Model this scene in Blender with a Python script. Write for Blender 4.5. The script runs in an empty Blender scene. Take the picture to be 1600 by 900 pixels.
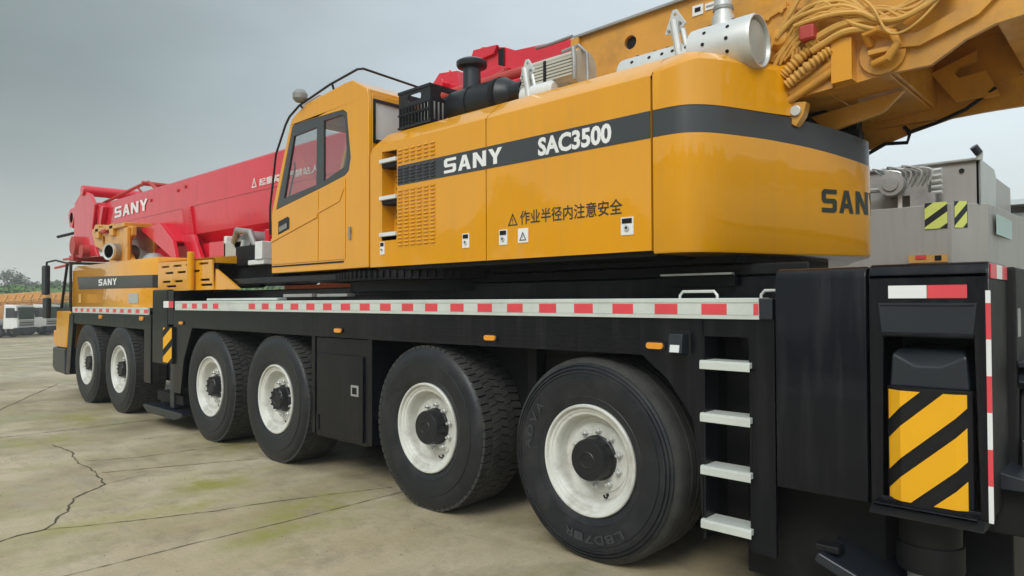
import bpy, bmesh, math, random
from mathutils import Vector, Matrix
from mathutils.geometry import tessellate_polygon
random.seed(7)
PI = math.pi
S = bpy.context.scene
COL = S.collection

# ------------------------------------------------------------------ camera
cam = bpy.data.objects.new("camera", bpy.data.cameras.new("camera"))
COL.objects.link(cam); S.camera = cam
cam.data.sensor_width = 36.0
cam.data.lens = 1077.878 / 1600 * 36.0
cam.data.clip_start = 0.05; cam.data.clip_end = 3000
yaw, pitch, roll = 0.752108595, 0.0185695, -0.00363
fw = Vector((-math.sin(yaw)*math.cos(pitch), math.cos(yaw)*math.cos(pitch), math.sin(pitch)))
rt = Vector((math.cos(yaw), math.sin(yaw), 0)); up = rt.cross(fw)
r2 = rt*math.cos(roll) + up*math.sin(roll); u2 = up*math.cos(roll) - rt*math.sin(roll)
mw = Matrix((r2, u2, -fw)).transposed().to_4x4(); mw.translation = Vector((2.74729, -3.66114, 1.70694))
cam.matrix_world = mw

# ------------------------------------------------------------------ world + sun (overcast)
SUN_EL, SUN_AZ = math.radians(42), math.radians(164)     # azimuth measured from +Y towards +X
w = bpy.data.worlds.new("World"); S.world = w; w.use_nodes = True
nt = w.node_tree; N = nt.nodes; L = nt.links; N.clear()
def wn(t, **k):
    n = N.new(t)
    for a, b in k.items(): setattr(n, a, b)
    return n
out = wn('ShaderNodeOutputWorld'); bg = wn('ShaderNodeBackground'); bg.inputs[1].default_value = 0.1
sky = wn('ShaderNodeTexSky', sky_type='NISHITA', sun_disc=False, sun_elevation=SUN_EL, sun_rotation=SUN_AZ)
tc = wn('ShaderNodeTexCoord'); sep = wn('ShaderNodeSeparateXYZ'); L.new(tc.outputs['Generated'], sep.inputs[0])
# overcast deck: brightness by height above the horizon and by compass direction
def m(op, a, b=None, clamp=False):
    n = wn('ShaderNodeMath', operation=op, use_clamp=clamp)
    for i, v in enumerate((a, b)):
        if v is None: continue
        if isinstance(v, (int, float)): n.inputs[i].default_value = v
        else: L.new(v, n.inputs[i])
    return n.outputs[0]
el = m('MAXIMUM', sep.outputs[2], 0.0)
side = m('ADD', m('MULTIPLY', sep.outputs[0], 0.80), m('MULTIPLY', sep.outputs[1], 0.60))   # towards the brighter part of the deck
ramp = wn('ShaderNodeValToRGB'); ramp.color_ramp.interpolation = 'EASE'
e = ramp.color_ramp.elements
e[0].position = 0.0; e[0].color = (0.185, 0.218, 0.212, 1)
e[1].position = 1.0; e[1].color = (.49, .55, .565, 1)
e_ = ramp.color_ramp.elements.new(0.5); e_.color = (0.55, 0.63, 0.66, 1)
L.new(m('ADD', m('MULTIPLY', side, 0.75), 0.54, True), ramp.inputs[0])
hz = wn('ShaderNodeMix', data_type='RGBA')
hzf = m('POWER', m('SUBTRACT', 1.0, m('MULTIPLY', el, 3.4), True), 1.7)
L.new(hzf, hz.inputs[0]); L.new(ramp.outputs[0], hz.inputs[6]); hz.inputs[7].default_value = (0.50, 0.52, 0.485, 1)
cl = wn('ShaderNodeTexNoise'); cl.inputs['Scale'].default_value = 1.7; cl.inputs['Detail'].default_value = 4; cl.inputs['Roughness'].default_value = .5
mp = wn('ShaderNodeMapping'); mp.inputs['Scale'].default_value = (1, 1, 2.6); L.new(tc.outputs['Generated'], mp.inputs[0]); L.new(mp.outputs[0], cl.inputs['Vector'])
mul = wn('ShaderNodeMix', data_type='RGBA', blend_type='MULTIPLY'); mul.inputs[0].default_value = 1
cr = wn('ShaderNodeMapRange'); cr.inputs[1].default_value = .3; cr.inputs[2].default_value = .7; cr.inputs[3].default_value = .82; cr.inputs[4].default_value = 1.14
L.new(cl.outputs[0], cr.inputs[0]); L.new(hz.outputs[2], mul.inputs[6]); L.new(cr.outputs[0], mul.inputs[7])
e_.color = (0.42, 0.475, 0.505, 1)
zen = wn('ShaderNodeMapRange'); zen.inputs[1].default_value = .35; zen.inputs[2].default_value = 1; zen.inputs[3].default_value = 9.8; zen.inputs[4].default_value = 15
L.new(el, zen.inputs[0])
# sky brightened behind the camera, added to light the crane's near side
near = m('ADD', 1.0, m('MULTIPLY', m('MAXIMUM', m('MULTIPLY', sep.outputs[1], -1.0), 0.0), 0.9))
sc_ = wn('ShaderNodeVectorMath', operation='SCALE'); L.new(mul.outputs[2], sc_.inputs[0]); L.new(m('MULTIPLY', zen.outputs[0], near), sc_.inputs['Scale'])
mx = wn('ShaderNodeMix', data_type='RGBA'); mx.inputs[0].default_value = 0.92
L.new(sky.outputs[0], mx.inputs[6]); L.new(sc_.outputs[0], mx.inputs[7])
L.new(mx.outputs[2], bg.inputs[0]); L.new(bg.outputs[0], out.inputs[0])
sun = bpy.data.objects.new("sun", bpy.data.lights.new("sun", 'SUN')); COL.objects.link(sun)
sun.data.energy = 1.1; sun.data.angle = math.radians(24); sun.data.color = (1, .96, .9)
sd = Vector((math.sin(SUN_AZ)*math.cos(SUN_EL), math.cos(SUN_AZ)*math.cos(SUN_EL), math.sin(SUN_EL)))
sun.rotation_euler = sd.to_track_quat('Z', 'Y').to_euler()
S.view_settings.view_transform = 'Standard'; S.view_settings.look = 'None'
S.view_settings.exposure = 0.62; S.view_settings.gamma = 1
S.cycles.max_bounces = 8; S.cycles.transparent_max_bounces = 12

# ------------------------------------------------------------------ materials
def mat(name, col, rough=.5, metal=0, coat=0, var=.12, scale=3, dirt=None, dirtamt=0, bump=0, bscale=40, streak=False, alpha=1, trans=0, coatr=.08, spec=.5):
    mt = bpy.data.materials.new(name); mt.use_nodes = True
    t = mt.node_tree; b = t.nodes['Principled BSDF']
    b.inputs['Roughness'].default_value = rough; b.inputs['Metallic'].default_value = metal
    b.inputs['Coat Weight'].default_value = coat; b.inputs['Coat Roughness'].default_value = coatr
    b.inputs['Specular IOR Level'].default_value = spec
    b.inputs['Transmission Weight'].default_value = trans
    co = t.nodes.new('ShaderNodeTexCoord')
    nz = t.nodes.new('ShaderNodeTexNoise'); nz.inputs['Scale'].default_value = scale; nz.inputs['Detail'].default_value = 6
    src = co.outputs['Object']
    t.links.new(src, nz.inputs['Vector'])
    mr = t.nodes.new('ShaderNodeMapRange'); mr.inputs[1].default_value = .25; mr.inputs[2].default_value = .75
    mr.inputs[3].default_value = 1-var; mr.inputs[4].default_value = 1+var
    t.links.new(nz.outputs[0], mr.inputs[0])
    mm = t.nodes.new('ShaderNodeMix'); mm.data_type = 'RGBA'; mm.blend_type = 'MULTIPLY'; mm.inputs[0].default_value = 1
    mm.inputs[6].default_value = (*col, 1); t.links.new(mr.outputs[0], mm.inputs[7])
    last = mm.outputs[2]
    if dirt:
        n2 = t.nodes.new('ShaderNodeTexNoise'); n2.inputs['Scale'].default_value = 1; n2.inputs['Detail'].default_value = 8; n2.inputs['Roughness'].default_value = .65
        mpn = t.nodes.new('ShaderNodeMapping'); mpn.inputs['Scale'].default_value = (14, 14, 1.1) if streak else (5, 5, 5)
        t.links.new(src, mpn.inputs[0]); t.links.new(mpn.outputs[0], n2.inputs['Vector'])
        r2_ = t.nodes.new('ShaderNodeMapRange'); r2_.inputs[1].default_value = .48; r2_.inputs[2].default_value = .8; r2_.inputs[3].default_value = 0; r2_.inputs[4].default_value = dirtamt
        t.links.new(n2.outputs[0], r2_.inputs[0])
        m3 = t.nodes.new('ShaderNodeMix'); m3.data_type = 'RGBA'; t.links.new(r2_.outputs[0], m3.inputs[0])
        t.links.new(last, m3.inputs[6]); m3.inputs[7].default_value = (*dirt, 1); last = m3.outputs[2]
        ra = t.nodes.new('ShaderNodeMath'); ra.operation = 'MULTIPLY_ADD'; ra.inputs[1].default_value = .45; ra.inputs[2].default_value = rough
        t.links.new(r2_.outputs[0], ra.inputs[0]); t.links.new(ra.outputs[0], b.inputs['Roughness'])
    t.links.new(last, b.inputs['Base Color'])
    if bump:
        n4 = t.nodes.new('ShaderNodeTexNoise'); n4.inputs['Scale'].default_value = bscale; n4.inputs['Detail'].default_value = 3
        t.links.new(src, n4.inputs['Vector']); bp = t.nodes.new('ShaderNodeBump'); bp.inputs['Strength'].default_value = bump; bp.inputs['Distance'].default_value = .01
        t.links.new(n4.outputs[0], bp.inputs['Height']); t.links.new(bp.outputs[0], b.inputs['Normal'])
        if coat: t.links.new(bp.outputs[0], b.inputs['Coat Normal'])
    return mt
M = {}
M['yellow'] = mat('yellow_paint', (.76, .33, .003), .34, coat=.85, spec=.3, var=.05, scale=1.5, dirt=(.44, .25, .07), dirtamt=.22, streak=True, bump=.2, bscale=3, coatr=.05)
M['pale_yellow'] = mat('faded_yellow_paint', (.66, .36, .09), .45, coat=.2, var=.08, dirt=(.3, .2, .1), dirtamt=.4)
M['frame_yellow'] = mat('frame_yellow_paint', (.66, .31, .035), .36, coat=.45, var=.1, dirt=(.20, .11, .05), dirtamt=.6, bump=.15, bscale=5)  # grime deepened so the underside's shade is put into the frame colour
M['red'] = mat('red_paint', (.68, .005, .028), .33, coat=.7, var=.06, dirt=(.34, .07, .07), dirtamt=.35, streak=True, bump=.1, bscale=3)
M['black'] = mat('black_paint', (.0045, .005, .008), .28, coat=.2, var=.2, dirt=(.040, .039, .040), dirtamt=.42, spec=.2, streak=True, bump=.25, bscale=4)
M['matt_black'] = mat('matt_black_paint', (.006, .006, .007), .6, var=.3, dirt=(.028, .026, .024), dirtamt=.4, spec=.3)
M['stripe'] = mat('dark_grey_stripe', (.040, .044, .048), .35, coat=.25, var=.08, bump=.1, bscale=3)
M['dark_stripe'] = mat('dark_brown_stripe', (.030, .024, .022), .35, coat=.25, var=.08)
M['white'] = mat('white_paint', (.74, .75, .73), .45, var=.06, dirt=(.4, .38, .34), dirtamt=.35)
M['decal_white'] = mat('white_lettering', (.80, .81, .80), .5, var=.04)
M['decal_black'] = mat('black_lettering', (.02, .03, .022), .45, var=.1)
M['tape_red'] = mat('red_reflective_tape', (.74, .07, .085), .4, var=.1)
M['rail'] = mat('pale_rail_paint', (.66, .70, .65), .4, metal=.15, var=.06, dirt=(.4, .42, .38), dirtamt=.5)
M['hazard_yellow'] = mat('amber_hazard_film', (.86, .42, .006), .42, var=.05)
M['rubber'] = mat('tyre_rubber', (.009, .011, .015), .44, var=.25, scale=6, dirt=(.050, .046, .042), dirtamt=.6, bump=.15, bscale=60)
M['tread'] = mat('dusty_tyre_tread', (.036, .036, .034), .85, var=.3, scale=9, dirt=(.075, .07, .06), dirtamt=.7, bump=.3, bscale=50)
M['rim'] = mat('cream_rim_paint', (.64, .64, .59), .42, var=.12, scale=8, dirt=(.20, .16, .11), dirtamt=.7, bump=.1)
M['steel'] = mat('brushed_steel', (.68, .69, .67), .40, metal=.5, var=.12, dirt=(.3, .29, .27), dirtamt=.4)
M['dull_steel'] = mat('dull_steel', (.35, .35, .34), .55, metal=.5, var=.2, dirt=(.14, .12, .10), dirtamt=.5)
M['wrap'] = mat('ribbed_heat_wrap', (.50, .49, .43), .75, var=.15, scale=10, dirt=(.22, .2, .16), dirtamt=.6)
M['plastic'] = mat('black_plastic', (.009, .010, .013), .42, var=.2)
M['blue_black'] = mat('dark_slate_plastic', (.014, .018, .025), .38, coat=.2, var=.15)
M['hose'] = mat('ochre_hose', (.62, .34, .07), .55, var=.2, dirt=(.2, .12, .05), dirtamt=.5)
M['amber'] = mat('amber_lens', (.85, .33, .02), .2, coat=.6, var=.05)
M['lens'] = mat('clear_lens', (.7, .72, .72), .15, coat=.8, var=.1)
M['sign_red'] = mat('faded_red_box', (.45, .05, .04), .5, var=.15)
M['grey'] = mat('grey_primer_paint', (.33, .325, .305), .5, coat=.1, var=.07, scale=1.2, dirt=(.22, .2, .18), dirtamt=.35, streak=True)
M['light_grey'] = mat('light_grey_paint', (.42, .44, .42), .5, coat=.1, var=.06)
M['lime'] = mat('pale_lime_film', (.62, .68, .16), .5, var=.06)
M['teal_film'] = mat('pale_teal_film', (.38, .52, .50), .4, var=.08)
M['crack'] = mat('dark_joint_filler', (.085, .075, .045), .9, var=.4, scale=20)
M['bark'] = mat('bark', (.10, .085, .07), .9, var=.3)
M['leaf'] = mat('leaf', (.055, .085, .035), .7, var=.5, scale=1)
M['pale_leaf'] = mat('sparse_leaf', (.13, .14, .11), .8, var=.3, scale=1)
M['grass'] = mat('bank_grass', (.07, .15, .020), .9, var=.5, scale=.6)
M['orange'] = mat('faded_orange_paint', (.58, .29, .09), .5, var=.15)
M['stone'] = mat('stone_grit', (.22, .19, .14), .9, var=.4, scale=30)
def glass(name, tint, mixf):
    g = bpy.data.materials.new(name); g.use_nodes = True; t = g.node_tree; t.nodes.clear()
    o = t.nodes.new('ShaderNodeOutputMaterial'); tr = t.nodes.new('ShaderNodeBsdfTransparent'); tr.inputs[0].default_value = (*tint, 1)
    gl = t.nodes.new('ShaderNodeBsdfGlossy'); gl.inputs['Roughness'].default_value = .02; 
    mx_ = t.nodes.new('ShaderNodeMixShader'); mx_.inputs[0].default_value = mixf; t.links.new(tr.outputs[0], mx_.inputs[1]); t.links.new(gl.outputs[0], mx_.inputs[2]); t.links.new(mx_.outputs[0], o.inputs[0])
    return g
M['glass'] = glass('cab_window_glass', (.88, .90, .89), .24)
M['dark_glass'] = mat('dark_glass', (.02, .025, .03), .06, coat=.5, var=.05)

def concrete():
    mt = bpy.data.materials.new('weathered_concrete'); mt.use_nodes = True; t = mt.node_tree; b = t.nodes['Principled BSDF']
    def nn(ty): return t.nodes.new(ty)
    co = nn('ShaderNodeTexCoord')
    def noise(s, d=6, r=.6, vec=None, stretch=None):
        n = nn('ShaderNodeTexNoise'); n.inputs['Scale'].default_value = s; n.inputs['Detail'].default_value = d; n.inputs['Roughness'].default_value = r
        if stretch:
            mp_ = nn('ShaderNodeMapping'); mp_.inputs['Scale'].default_value = stretch; t.links.new(co.outputs['Object'], mp_.inputs[0]); t.links.new(mp_.outputs[0], n.inputs['Vector'])
        else: t.links.new(co.outputs['Object'], n.inputs['Vector'])
        return n.outputs[0]
    def rng(v, a, b_, c, d):
        n = nn('ShaderNodeMapRange'); n.inputs[1].default_value = a; n.inputs[2].default_value = b_; n.inputs[3].default_value = c; n.inputs[4].default_value = d
        t.links.new(v, n.inputs[0]); return n.outputs[0]
    def mixc(f, a, b_, mode='MIX'):
        n = nn('ShaderNodeMix'); n.data_type = 'RGBA'; n.blend_type = mode
        if isinstance(f, float): n.inputs[0].default_value = f
        else: t.links.new(f, n.inputs[0])
        for i, v in ((6, a), (7, b_)):
            if isinstance(v, tuple): n.inputs[i].default_value = (*v, 1)
            else: t.links.new(v, n.inputs[i])
        return n.outputs[2]
    c = mixc(rng(noise(.55, 5), .38, .62, 0, 1), (.40, .327, .195), (.58, .495, .350))
    c = mixc(rng(noise(.32, 6, .65, stretch=(1, .5, 1)), .50, .64, 0, .9), c, (.25, .205, .13))
    c = mixc(rng(noise(2.1, 8, .7), .50, .70, 0, .6), c, (.20, .16, .105))
    c = mixc(rng(noise(1.1, 7, .7, stretch=(.5, 1.4, 1)), .56, .74, 0, .55), c, (.43, .41, .35))
    vo = nn('ShaderNodeTexVoronoi'); vo.inputs['Scale'].default_value = 1.3; t.links.new(co.outputs['Object'], vo.inputs['Vector'])
    spots = nn('ShaderNodeMath'); spots.operation = 'MULTIPLY'; t.links.new(rng(vo.outputs['Distance'], .02, .09, .7, 0), spots.inputs[0]); t.links.new(rng(noise(3.1, 5), .45, .6, 0, 1), spots.inputs[1])
    c = mixc(spots.outputs[0], c, (.11, .085, .06))
    c = mixc(rng(noise(.9, 9, .75, stretch=(.25, 2.2, 1)), .52, .70, 0, .5), c, (.19, .165, .12))
    c = mixc(rng(noise(120, 3, .8), .62, .75, 0, .6), c, (.12, .11, .09))
    c = mixc(rng(noise(150, 3, .8), .64, .78, 0, .6), c, (.55, .53, .47))
    c = mixc(rng(noise(45, 4, .7), .3, .7, 0, 1), c, mixc(1.0, c, (.80, .80, .80), 'MULTIPLY'))
    geo = nn('ShaderNodeNewGeometry')
    mossn = rng(noise(2.6, 7, .7), .40, .62, 0, 1)
    for (x, y, rx, ry, a) in ((-3.79, -.83, .45, .35, .8), (-2.45, -.55, .28, .55, .8), (-2.05, -1.0, .25, .45, .7), (-7.3, -1.4, .5, .5, .7), (-3.2, -1.3, .2, .4, .6), (-5.2, 0.1, .6, .4, .5), (-8.8, -.6, .6, .5, .6), (-3.3, -2.0, .2, .4, .5)):
        mp_ = nn('ShaderNodeMapping'); mp_.vector_type = 'TEXTURE'; mp_.inputs[1].default_value = (x, y, 0); mp_.inputs[3].default_value = (rx, ry, 1)
        t.links.new(geo.outputs['Position'], mp_.inputs[0])
        le = nn('ShaderNodeVectorMath'); le.operation = 'LENGTH'; t.links.new(mp_.outputs[0], le.inputs[0])
        f = nn('ShaderNodeMath'); f.operation = 'MULTIPLY'; t.links.new(rng(le.outputs['Value'], .3, 1.4, min(1, a*1.3), 0), f.inputs[0]); t.links.new(mossn, f.inputs[1])
        c = mixc(f.outputs[0], c, (.27, .265, .04))
    c = mixc(rng(noise(.8, 8, .72, stretch=(1.5, .6, 1)), .50, .68, 0, .6), c, (.27, .275, .10))
    t.links.new(c, b.inputs['Base Color'])
    b.inputs['Roughness'].default_value = .75
    t.links.new(rng(noise(.45, 6), .38, .62, .85, .30), b.inputs['Roughness'])
    bp = nn('ShaderNodeBump'); bp.inputs['Strength'].default_value = .35; bp.inputs['Distance'].default_value = .01
    t.links.new(noise(18, 8, .7), bp.inputs['Height']); t.links.new(bp.outputs[0], b.inputs['Normal'])
    return mt
M['concrete'] = concrete()

# ------------------------------------------------------------------ mesh helpers
class MB:
    """collects shapes into one mesh"""
    def __init__(s): s.bm = bmesh.new(); s.mats = []
    def mi(s, k):
        if k not in s.mats: s.mats.append(k)
        return s.mats.index(k)
    def faces(s, pts, fs, k, mx=None):
        vs = [s.bm.verts.new((mx @ Vector(q)) if mx else q) for q in pts]; i = s.mi(k); res = []
        for f in fs:
            try: fc = s.bm.faces.new([vs[j] for j in f]); fc.material_index = i; res.append(fc)
            except ValueError: pass
        return res
    def box(s, x0, x1, y0, y1, z0, z1, k, mx=None):
        p = [(x, y, z) for z in (z0, z1) for y in (y0, y1) for x in (x0, x1)]
        s.faces(p, [(0, 2, 3, 1), (4, 5, 7, 6), (0, 1, 5, 4), (1, 3, 7, 5), (3, 2, 6, 7), (2, 0, 4, 6)], k, mx); return s
    def prism(s, poly, axis, a, b, k, holes=(), mx=None, both=True):
        """poly: 2D outline; axis 'y' -> (x,z) outline, 'x' -> (y,z), 'z' -> (x,y)"""
        def P(u, v, t):
            return {'y': (u, t, v), 'x': (t, u, v), 'z': (u, v, t)}[axis]
        loops = [list(poly)] + [list(h) for h in holes]
        flat = [q for l in loops for q in l]
        tris = tessellate_polygon([[Vector((q[0], q[1], 0)) for q in l] for l in loops])
        n = len(flat)
        pts = [P(q[0], q[1], a) for q in flat] + [P(q[0], q[1], b) for q in flat]
        fs = [tuple(t) for t in tris] + [tuple(j+n for j in reversed(t)) for t in tris]
        o = 0
        for l in loops:
            m_ = len(l)
            for i in range(m_):
                j = (i+1) % m_; fs.append((o+i, o+j, o+j+n, o+i+n))
            o += m_
        s.faces(pts, fs, k, mx); return s
    def cyl(s, p0, p1, r0, k, r1=None, seg=24, caps=True):
        p0, p1 = Vector(p0), Vector(p1); r1 = r0 if r1 is None else r1
        d = (p1-p0).normalized(); a = d.orthogonal().normalized(); b = d.cross(a)
        pts = []
        for p, r in ((p0, r0), (p1, r1)):
            for i in range(seg):
                t = 2*PI*i/seg; pts.append(p + (a*math.cos(t)+b*math.sin(t))*r)
        fs = [(i, (i+1) % seg, (i+1) % seg+seg, i+seg) for i in range(seg)]
        if caps: fs += [tuple(reversed(range(seg))), tuple(range(seg, 2*seg))]
        s.faces(pts, fs, k); return s
    def tube(s, path, r, k, seg=10, closed=False, caps=True):
        path = [Vector(p) for p in path]; n = len(path); pts = []; ref = None
        for i, p in enumerate(path):
            a = path[(i-1) % n] if (i > 0 or closed) else p; b = path[(i+1) % n] if (i < n-1 or closed) else p
            d = (b-a).normalized()
            if ref is None: ref = d.orthogonal().normalized()
            ref = (ref - d*ref.dot(d)).normalized(); c = d.cross(ref)
            for j in range(seg):
                t = 2*PI*j/seg; pts.append(p + (ref*math.cos(t)+c*math.sin(t))*(r(i/(n-1)) if callable(r) else r))
        fs = []
        for i in range(n-1 if not closed else n):
            for j in range(seg):
                k2 = (j+1) % seg; ii = (i+1) % n; fs.append((i*seg+j, i*seg+k2, ii*seg+k2, ii*seg+j))
        if caps and not closed: fs += [tuple(reversed(range(seg))), tuple(range((n-1)*seg, n*seg))]
        s.faces(pts, fs, k); return s
    def lathe(s, prof, c, ax, k, seg=48, ks=None):
        """prof: list of (radius, offset along ax) around point c"""
        c = Vector(c); d = Vector(ax).normalized(); a = Vector((1, 0, 0)) if abs(d.x) < .9 else Vector((0, 0, 1)); a = (a-d*a.dot(d)).normalized(); b = d.cross(a)
        pts = []; n = len(prof)
        for r, h in prof:
            for j in range(seg):
                t = 2*PI*j/seg; pts.append(c + d*h + (a*math.cos(t)+b*math.sin(t))*max(r, 1e-4))
        for i in range(n-1):
            fs = [(j+i*seg, (j+1) % seg+i*seg, (j+1) % seg+(i+1)*seg, j+(i+1)*seg) for j in range(seg)]
            if i == 0: vs = [s.bm.verts.new(q) for q in pts]; 
            mi_ = s.mi(ks[i] if ks else k)
            for f in fs:
                fc = s.bm.faces.new([vs[q] for q in f]); fc.material_index = mi_
        return s
    def loft(s, path, prof, caps=True, closed=False):
        """path: plan polyline (x, y); prof: list of (z, inset, material of band above)"""
        P = [Vector((x, y)) for x, y in path]; n = len(P); nor = []
        for i in range(n):
            a = P[max(i-1, 0)]; b = P[min(i+1, n-1)]; d = (b-a).normalized(); nor.append(Vector((-d.y, d.x)))
        ev = lambda q, i: q(i/(n-1)) if callable(q) else q
        vs = [[s.bm.verts.new((P[i].x+nor[i].x*ev(ins, i), P[i].y+nor[i].y*ev(ins, i), ev(z, i))) for i in range(n)] for z, ins, _ in prof]
        for q in range(len(prof)-1):
            mi_ = s.mi(prof[q][2])
            for i in range(n-1):
                f = s.bm.faces.new((vs[q][i], vs[q][i+1], vs[q+1][i+1], vs[q+1][i])); f.material_index = mi_
        if caps:
            for row, k, rv in ((vs[0], prof[0][2], 1), (vs[-1], prof[-1][2], 0)):
                f = s.bm.faces.new(list(reversed(row)) if rv else row); f.material_index = s.mi(k)
            for q in range(len(prof)-1):
                f = s.bm.faces.new((vs[q][-1], vs[q][0], vs[q+1][0], vs[q+1][-1])); f.material_index = s.mi(prof[q][2])
        return s
    def build(s, name, parent=None, bevel=0, sharp=32, segs=2, label=None):
        bm = s.bm; bmesh.ops.recalc_face_normals(bm, faces=bm.faces)
        me = bpy.data.meshes.new(name); bm.to_mesh(me); bm.free()
        for k in s.mats: me.materials.append(M[k])
        for p in me.polygons: p.use_smooth = True
        me.set_sharp_from_angle(angle=math.radians(sharp))
        o = bpy.data.objects.new(name, me); COL.objects.link(o)
        if parent: attach(o, parent)
        if bevel:
            md = o.modifiers.new('bevel', 'BEVEL'); md.width = bevel; md.segments = segs; md.limit_method = 'ANGLE'; md.angle_limit = math.radians(35); md.harden_normals = True
        if label: o['label'] = label
        return o
def attach(o, parent):
    """parent o; its mesh keeps its world coordinates when the parent is a placed Empty"""
    o.parent = parent
    if parent.type == 'EMPTY' and parent.parent is None: o.matrix_parent_inverse = Matrix.Translation(-parent.location)
def tag(o, label=None, cat=None, group=None, kind=None):
    for k, v in (('label', label), ('category', cat), ('group', group), ('kind', kind)):
        if v: o[k] = v
    return o
def empty(name, loc, label, cat, group=None):
    o = bpy.data.objects.new(name, None); COL.objects.link(o); o.location = loc; o.empty_display_size = .3
    return tag(o, label, cat, group)
def copy_tree(o, parent=None):
    c = o.copy(); COL.objects.link(c)
    if parent: c.parent = parent
    for ch in list(o.children): copy_tree(ch, c)
    return c
def arc(cx, cy, r, a0, a1, n):
    return [(cx+r*math.cos(math.radians(a0+(a1-a0)*i/n)), cy+r*math.sin(math.radians(a0+(a1-a0)*i/n))) for i in range(n+1)]
def rrect(x0, x1, y0, y1, r, n=4):
    return arc(x1-r, y1-r, r, 0, 90, n)+arc(x0+r, y1-r, r, 90, 180, n)+arc(x0+r, y0+r, r, 180, 270, n)+arc(x1-r, y0+r, r, 270, 360, n)
def circ(cx, cy, r, n=20): return [(cx+r*math.cos(2*PI*i/n), cy+r*math.sin(2*PI*i/n)) for i in range(n)]

# ------------------------------------------------------------------ lettering (flat marks a few mm proud of their panel)
LOGO = {'S': ([(1, .8), (1, 1), (.15, 1), (0, .88), (0, .52), (.12, .40), (.72, .40), (.72, .2), (0, .2), (0, 0), (.85, 0), (1, .12), (1, .5), (.88, .6), (.28, .6), (.28, .8)], []),
 'A': ([(0, 0), (.35, 1), (.66, 1), (1, 0), (.72, 0), (.65, .22), (.355, .22), (.28, 0)], [[(.42, .42), (.58, .42), (.50, .72)]]),
 'N': ([(0, 0), (0, 1), (.30, 1), (.72, .42), (.72, 1), (1, 1), (1, 0), (.70, 0), (.28, .58), (.28, 0)], []),
 'Y': ([(.36, 0), (.36, .42), (0, 1), (.31, 1), (.5, .66), (.69, 1), (1, 1), (.64, .42), (.64, 0)], [])}
def logo(mapf, k, parent, u0, u1, v0, v1, gap=.16):
    """block capitals S A N Y between u0..u1, v0..v1; mapf(u, v) -> 3D"""
    word = 'SANY'; b = MB(); w_ = (u1-u0)/(len(word)+gap*(len(word)-1)); u = u0
    for ch in word:
        o_, hs = LOGO[ch]; loops = [o_]+hs
        # cut long letters into narrow strips is not needed: letters are small against the curve
        flat = [q for l in loops for q in l]; tr = tessellate_polygon([[Vector((q[0], q[1], 0)) for q in l] for l in loops])
        b.faces([mapf(u+q[0]*w_, v0+q[1]*(v1-v0)) for q in flat], [tuple(t) for t in tr], k)
        u += w_*(1+gap)
    return b.build('lettering', parent)
def text(string, mapf, k, parent, u0, u1, v0, v1, bold=0.0, name='lettering'):
    cu = bpy.data.curves.new('t', 'FONT'); cu.body = string; cu.size = 1; cu.offset = bold; cu.fill_mode = 'FRONT'; cu.resolution_u = 3
    t = bpy.data.objects.new('t', cu); COL.objects.link(t)
    dg = bpy.context.evaluated_depsgraph_get(); me = bpy.data.meshes.new_from_object(t.evaluated_get(dg))
    bpy.data.objects.remove(t)
    xs = [v.co.x for v in me.vertices]; ys = [v.co.y for v in me.vertices]
    if not xs: return None
    ax, bx, ay, by = min(xs), max(xs), min(ys), max(ys)
    for v in me.vertices:
        v.co = Vector(mapf(u0+(v.co.x-ax)/(bx-ax)*(u1-u0), v0+(v.co.y-ay)/(by-ay)*(v1-v0)))
    me.name = name; me.materials.clear(); me.materials.append(M[k])
    o = bpy.data.objects.new(name, me); COL.objects.link(o); attach(o, parent)
    return o
def onside(y): return lambda u, v: (u, y, v)

# ================================================================== SETTING
def gz(x):
    t = min(max((-x-16)/40, 0), 1); return -1.3*t*t*(3-2*t)
xs = [270, 100, 20, 0, -16]+[-16-40*i/24 for i in range(1, 25)]+[-100, -270]
b = MB(); b.faces([(x, y, gz(x)) for x in xs for y in (-270, 270)], [(2*i, 2*i+1, 2*i+3, 2*i+2) for i in range(len(xs)-1)], 'concrete')
tag(b.build('ground'), 'pale weathered concrete yard with moss stains', kind='structure')
def crack(path, wd, rough=.02):
    wd *= .62; rough *= .7
    """thin irregular dark strip lying on the slab"""
    pts = [Vector((x, y, 0)) for x, y in path]; fine = []
    for a, c in zip(pts[:-1], pts[1:]):
        n = max(2, int((c-a).length/.05))
        for i in range(n): fine.append(a.lerp(c, i/n))
    fine.append(pts[-1]); b = MB(); vs = []; off = 0
    for i, p in enumerate(fine):
        a = fine[max(i-1, 0)]; c = fine[min(i+1, len(fine)-1)]; d = (c-a).normalized(); nn_ = Vector((-d.y, d.x, 0))
        off = off*.8+random.uniform(-rough, rough); w_ = wd*random.uniform(.35, 1.3); q = p+nn_*off; q.z = gz(q.x)
        vs.append((q+nn_*w_/2+Vector((0, 0, .004)), q-nn_*w_/2+Vector((0, 0, .004))))
    P = [v for pr in vs for v in pr]
    b.faces(P, [(2*i, 2*i+1, 2*i+3, 2*i+2) for i in range(len(vs)-1)], 'crack')
    tag(b.build('ground_crack'), kind='structure')
crack([(-2.27, -6), (-2.25, -1.63), (-2.21, -.92), (-2.23, 8)], .014, .003)
crack([(-7.98, -6), (-7.96, -1.7), (-7.9, -.6), (-8.0, 8)], .03, .006)
crack([(-13.7, -8), (-13.7, 12)], .04, .006)
crack([(-19.4, -8), (-19.4, 14)], .05, .006)
crack([(-25, -8), (-25, 14)], .06, .006)
crack([(-5.69, -1.37), (-5.47, -.88), (-5.29, .4)], .016, .008)
crack([(-5.0, -1.41), (-4.85, -1.03), (-4.41, -.05)], .02, .008)
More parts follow.
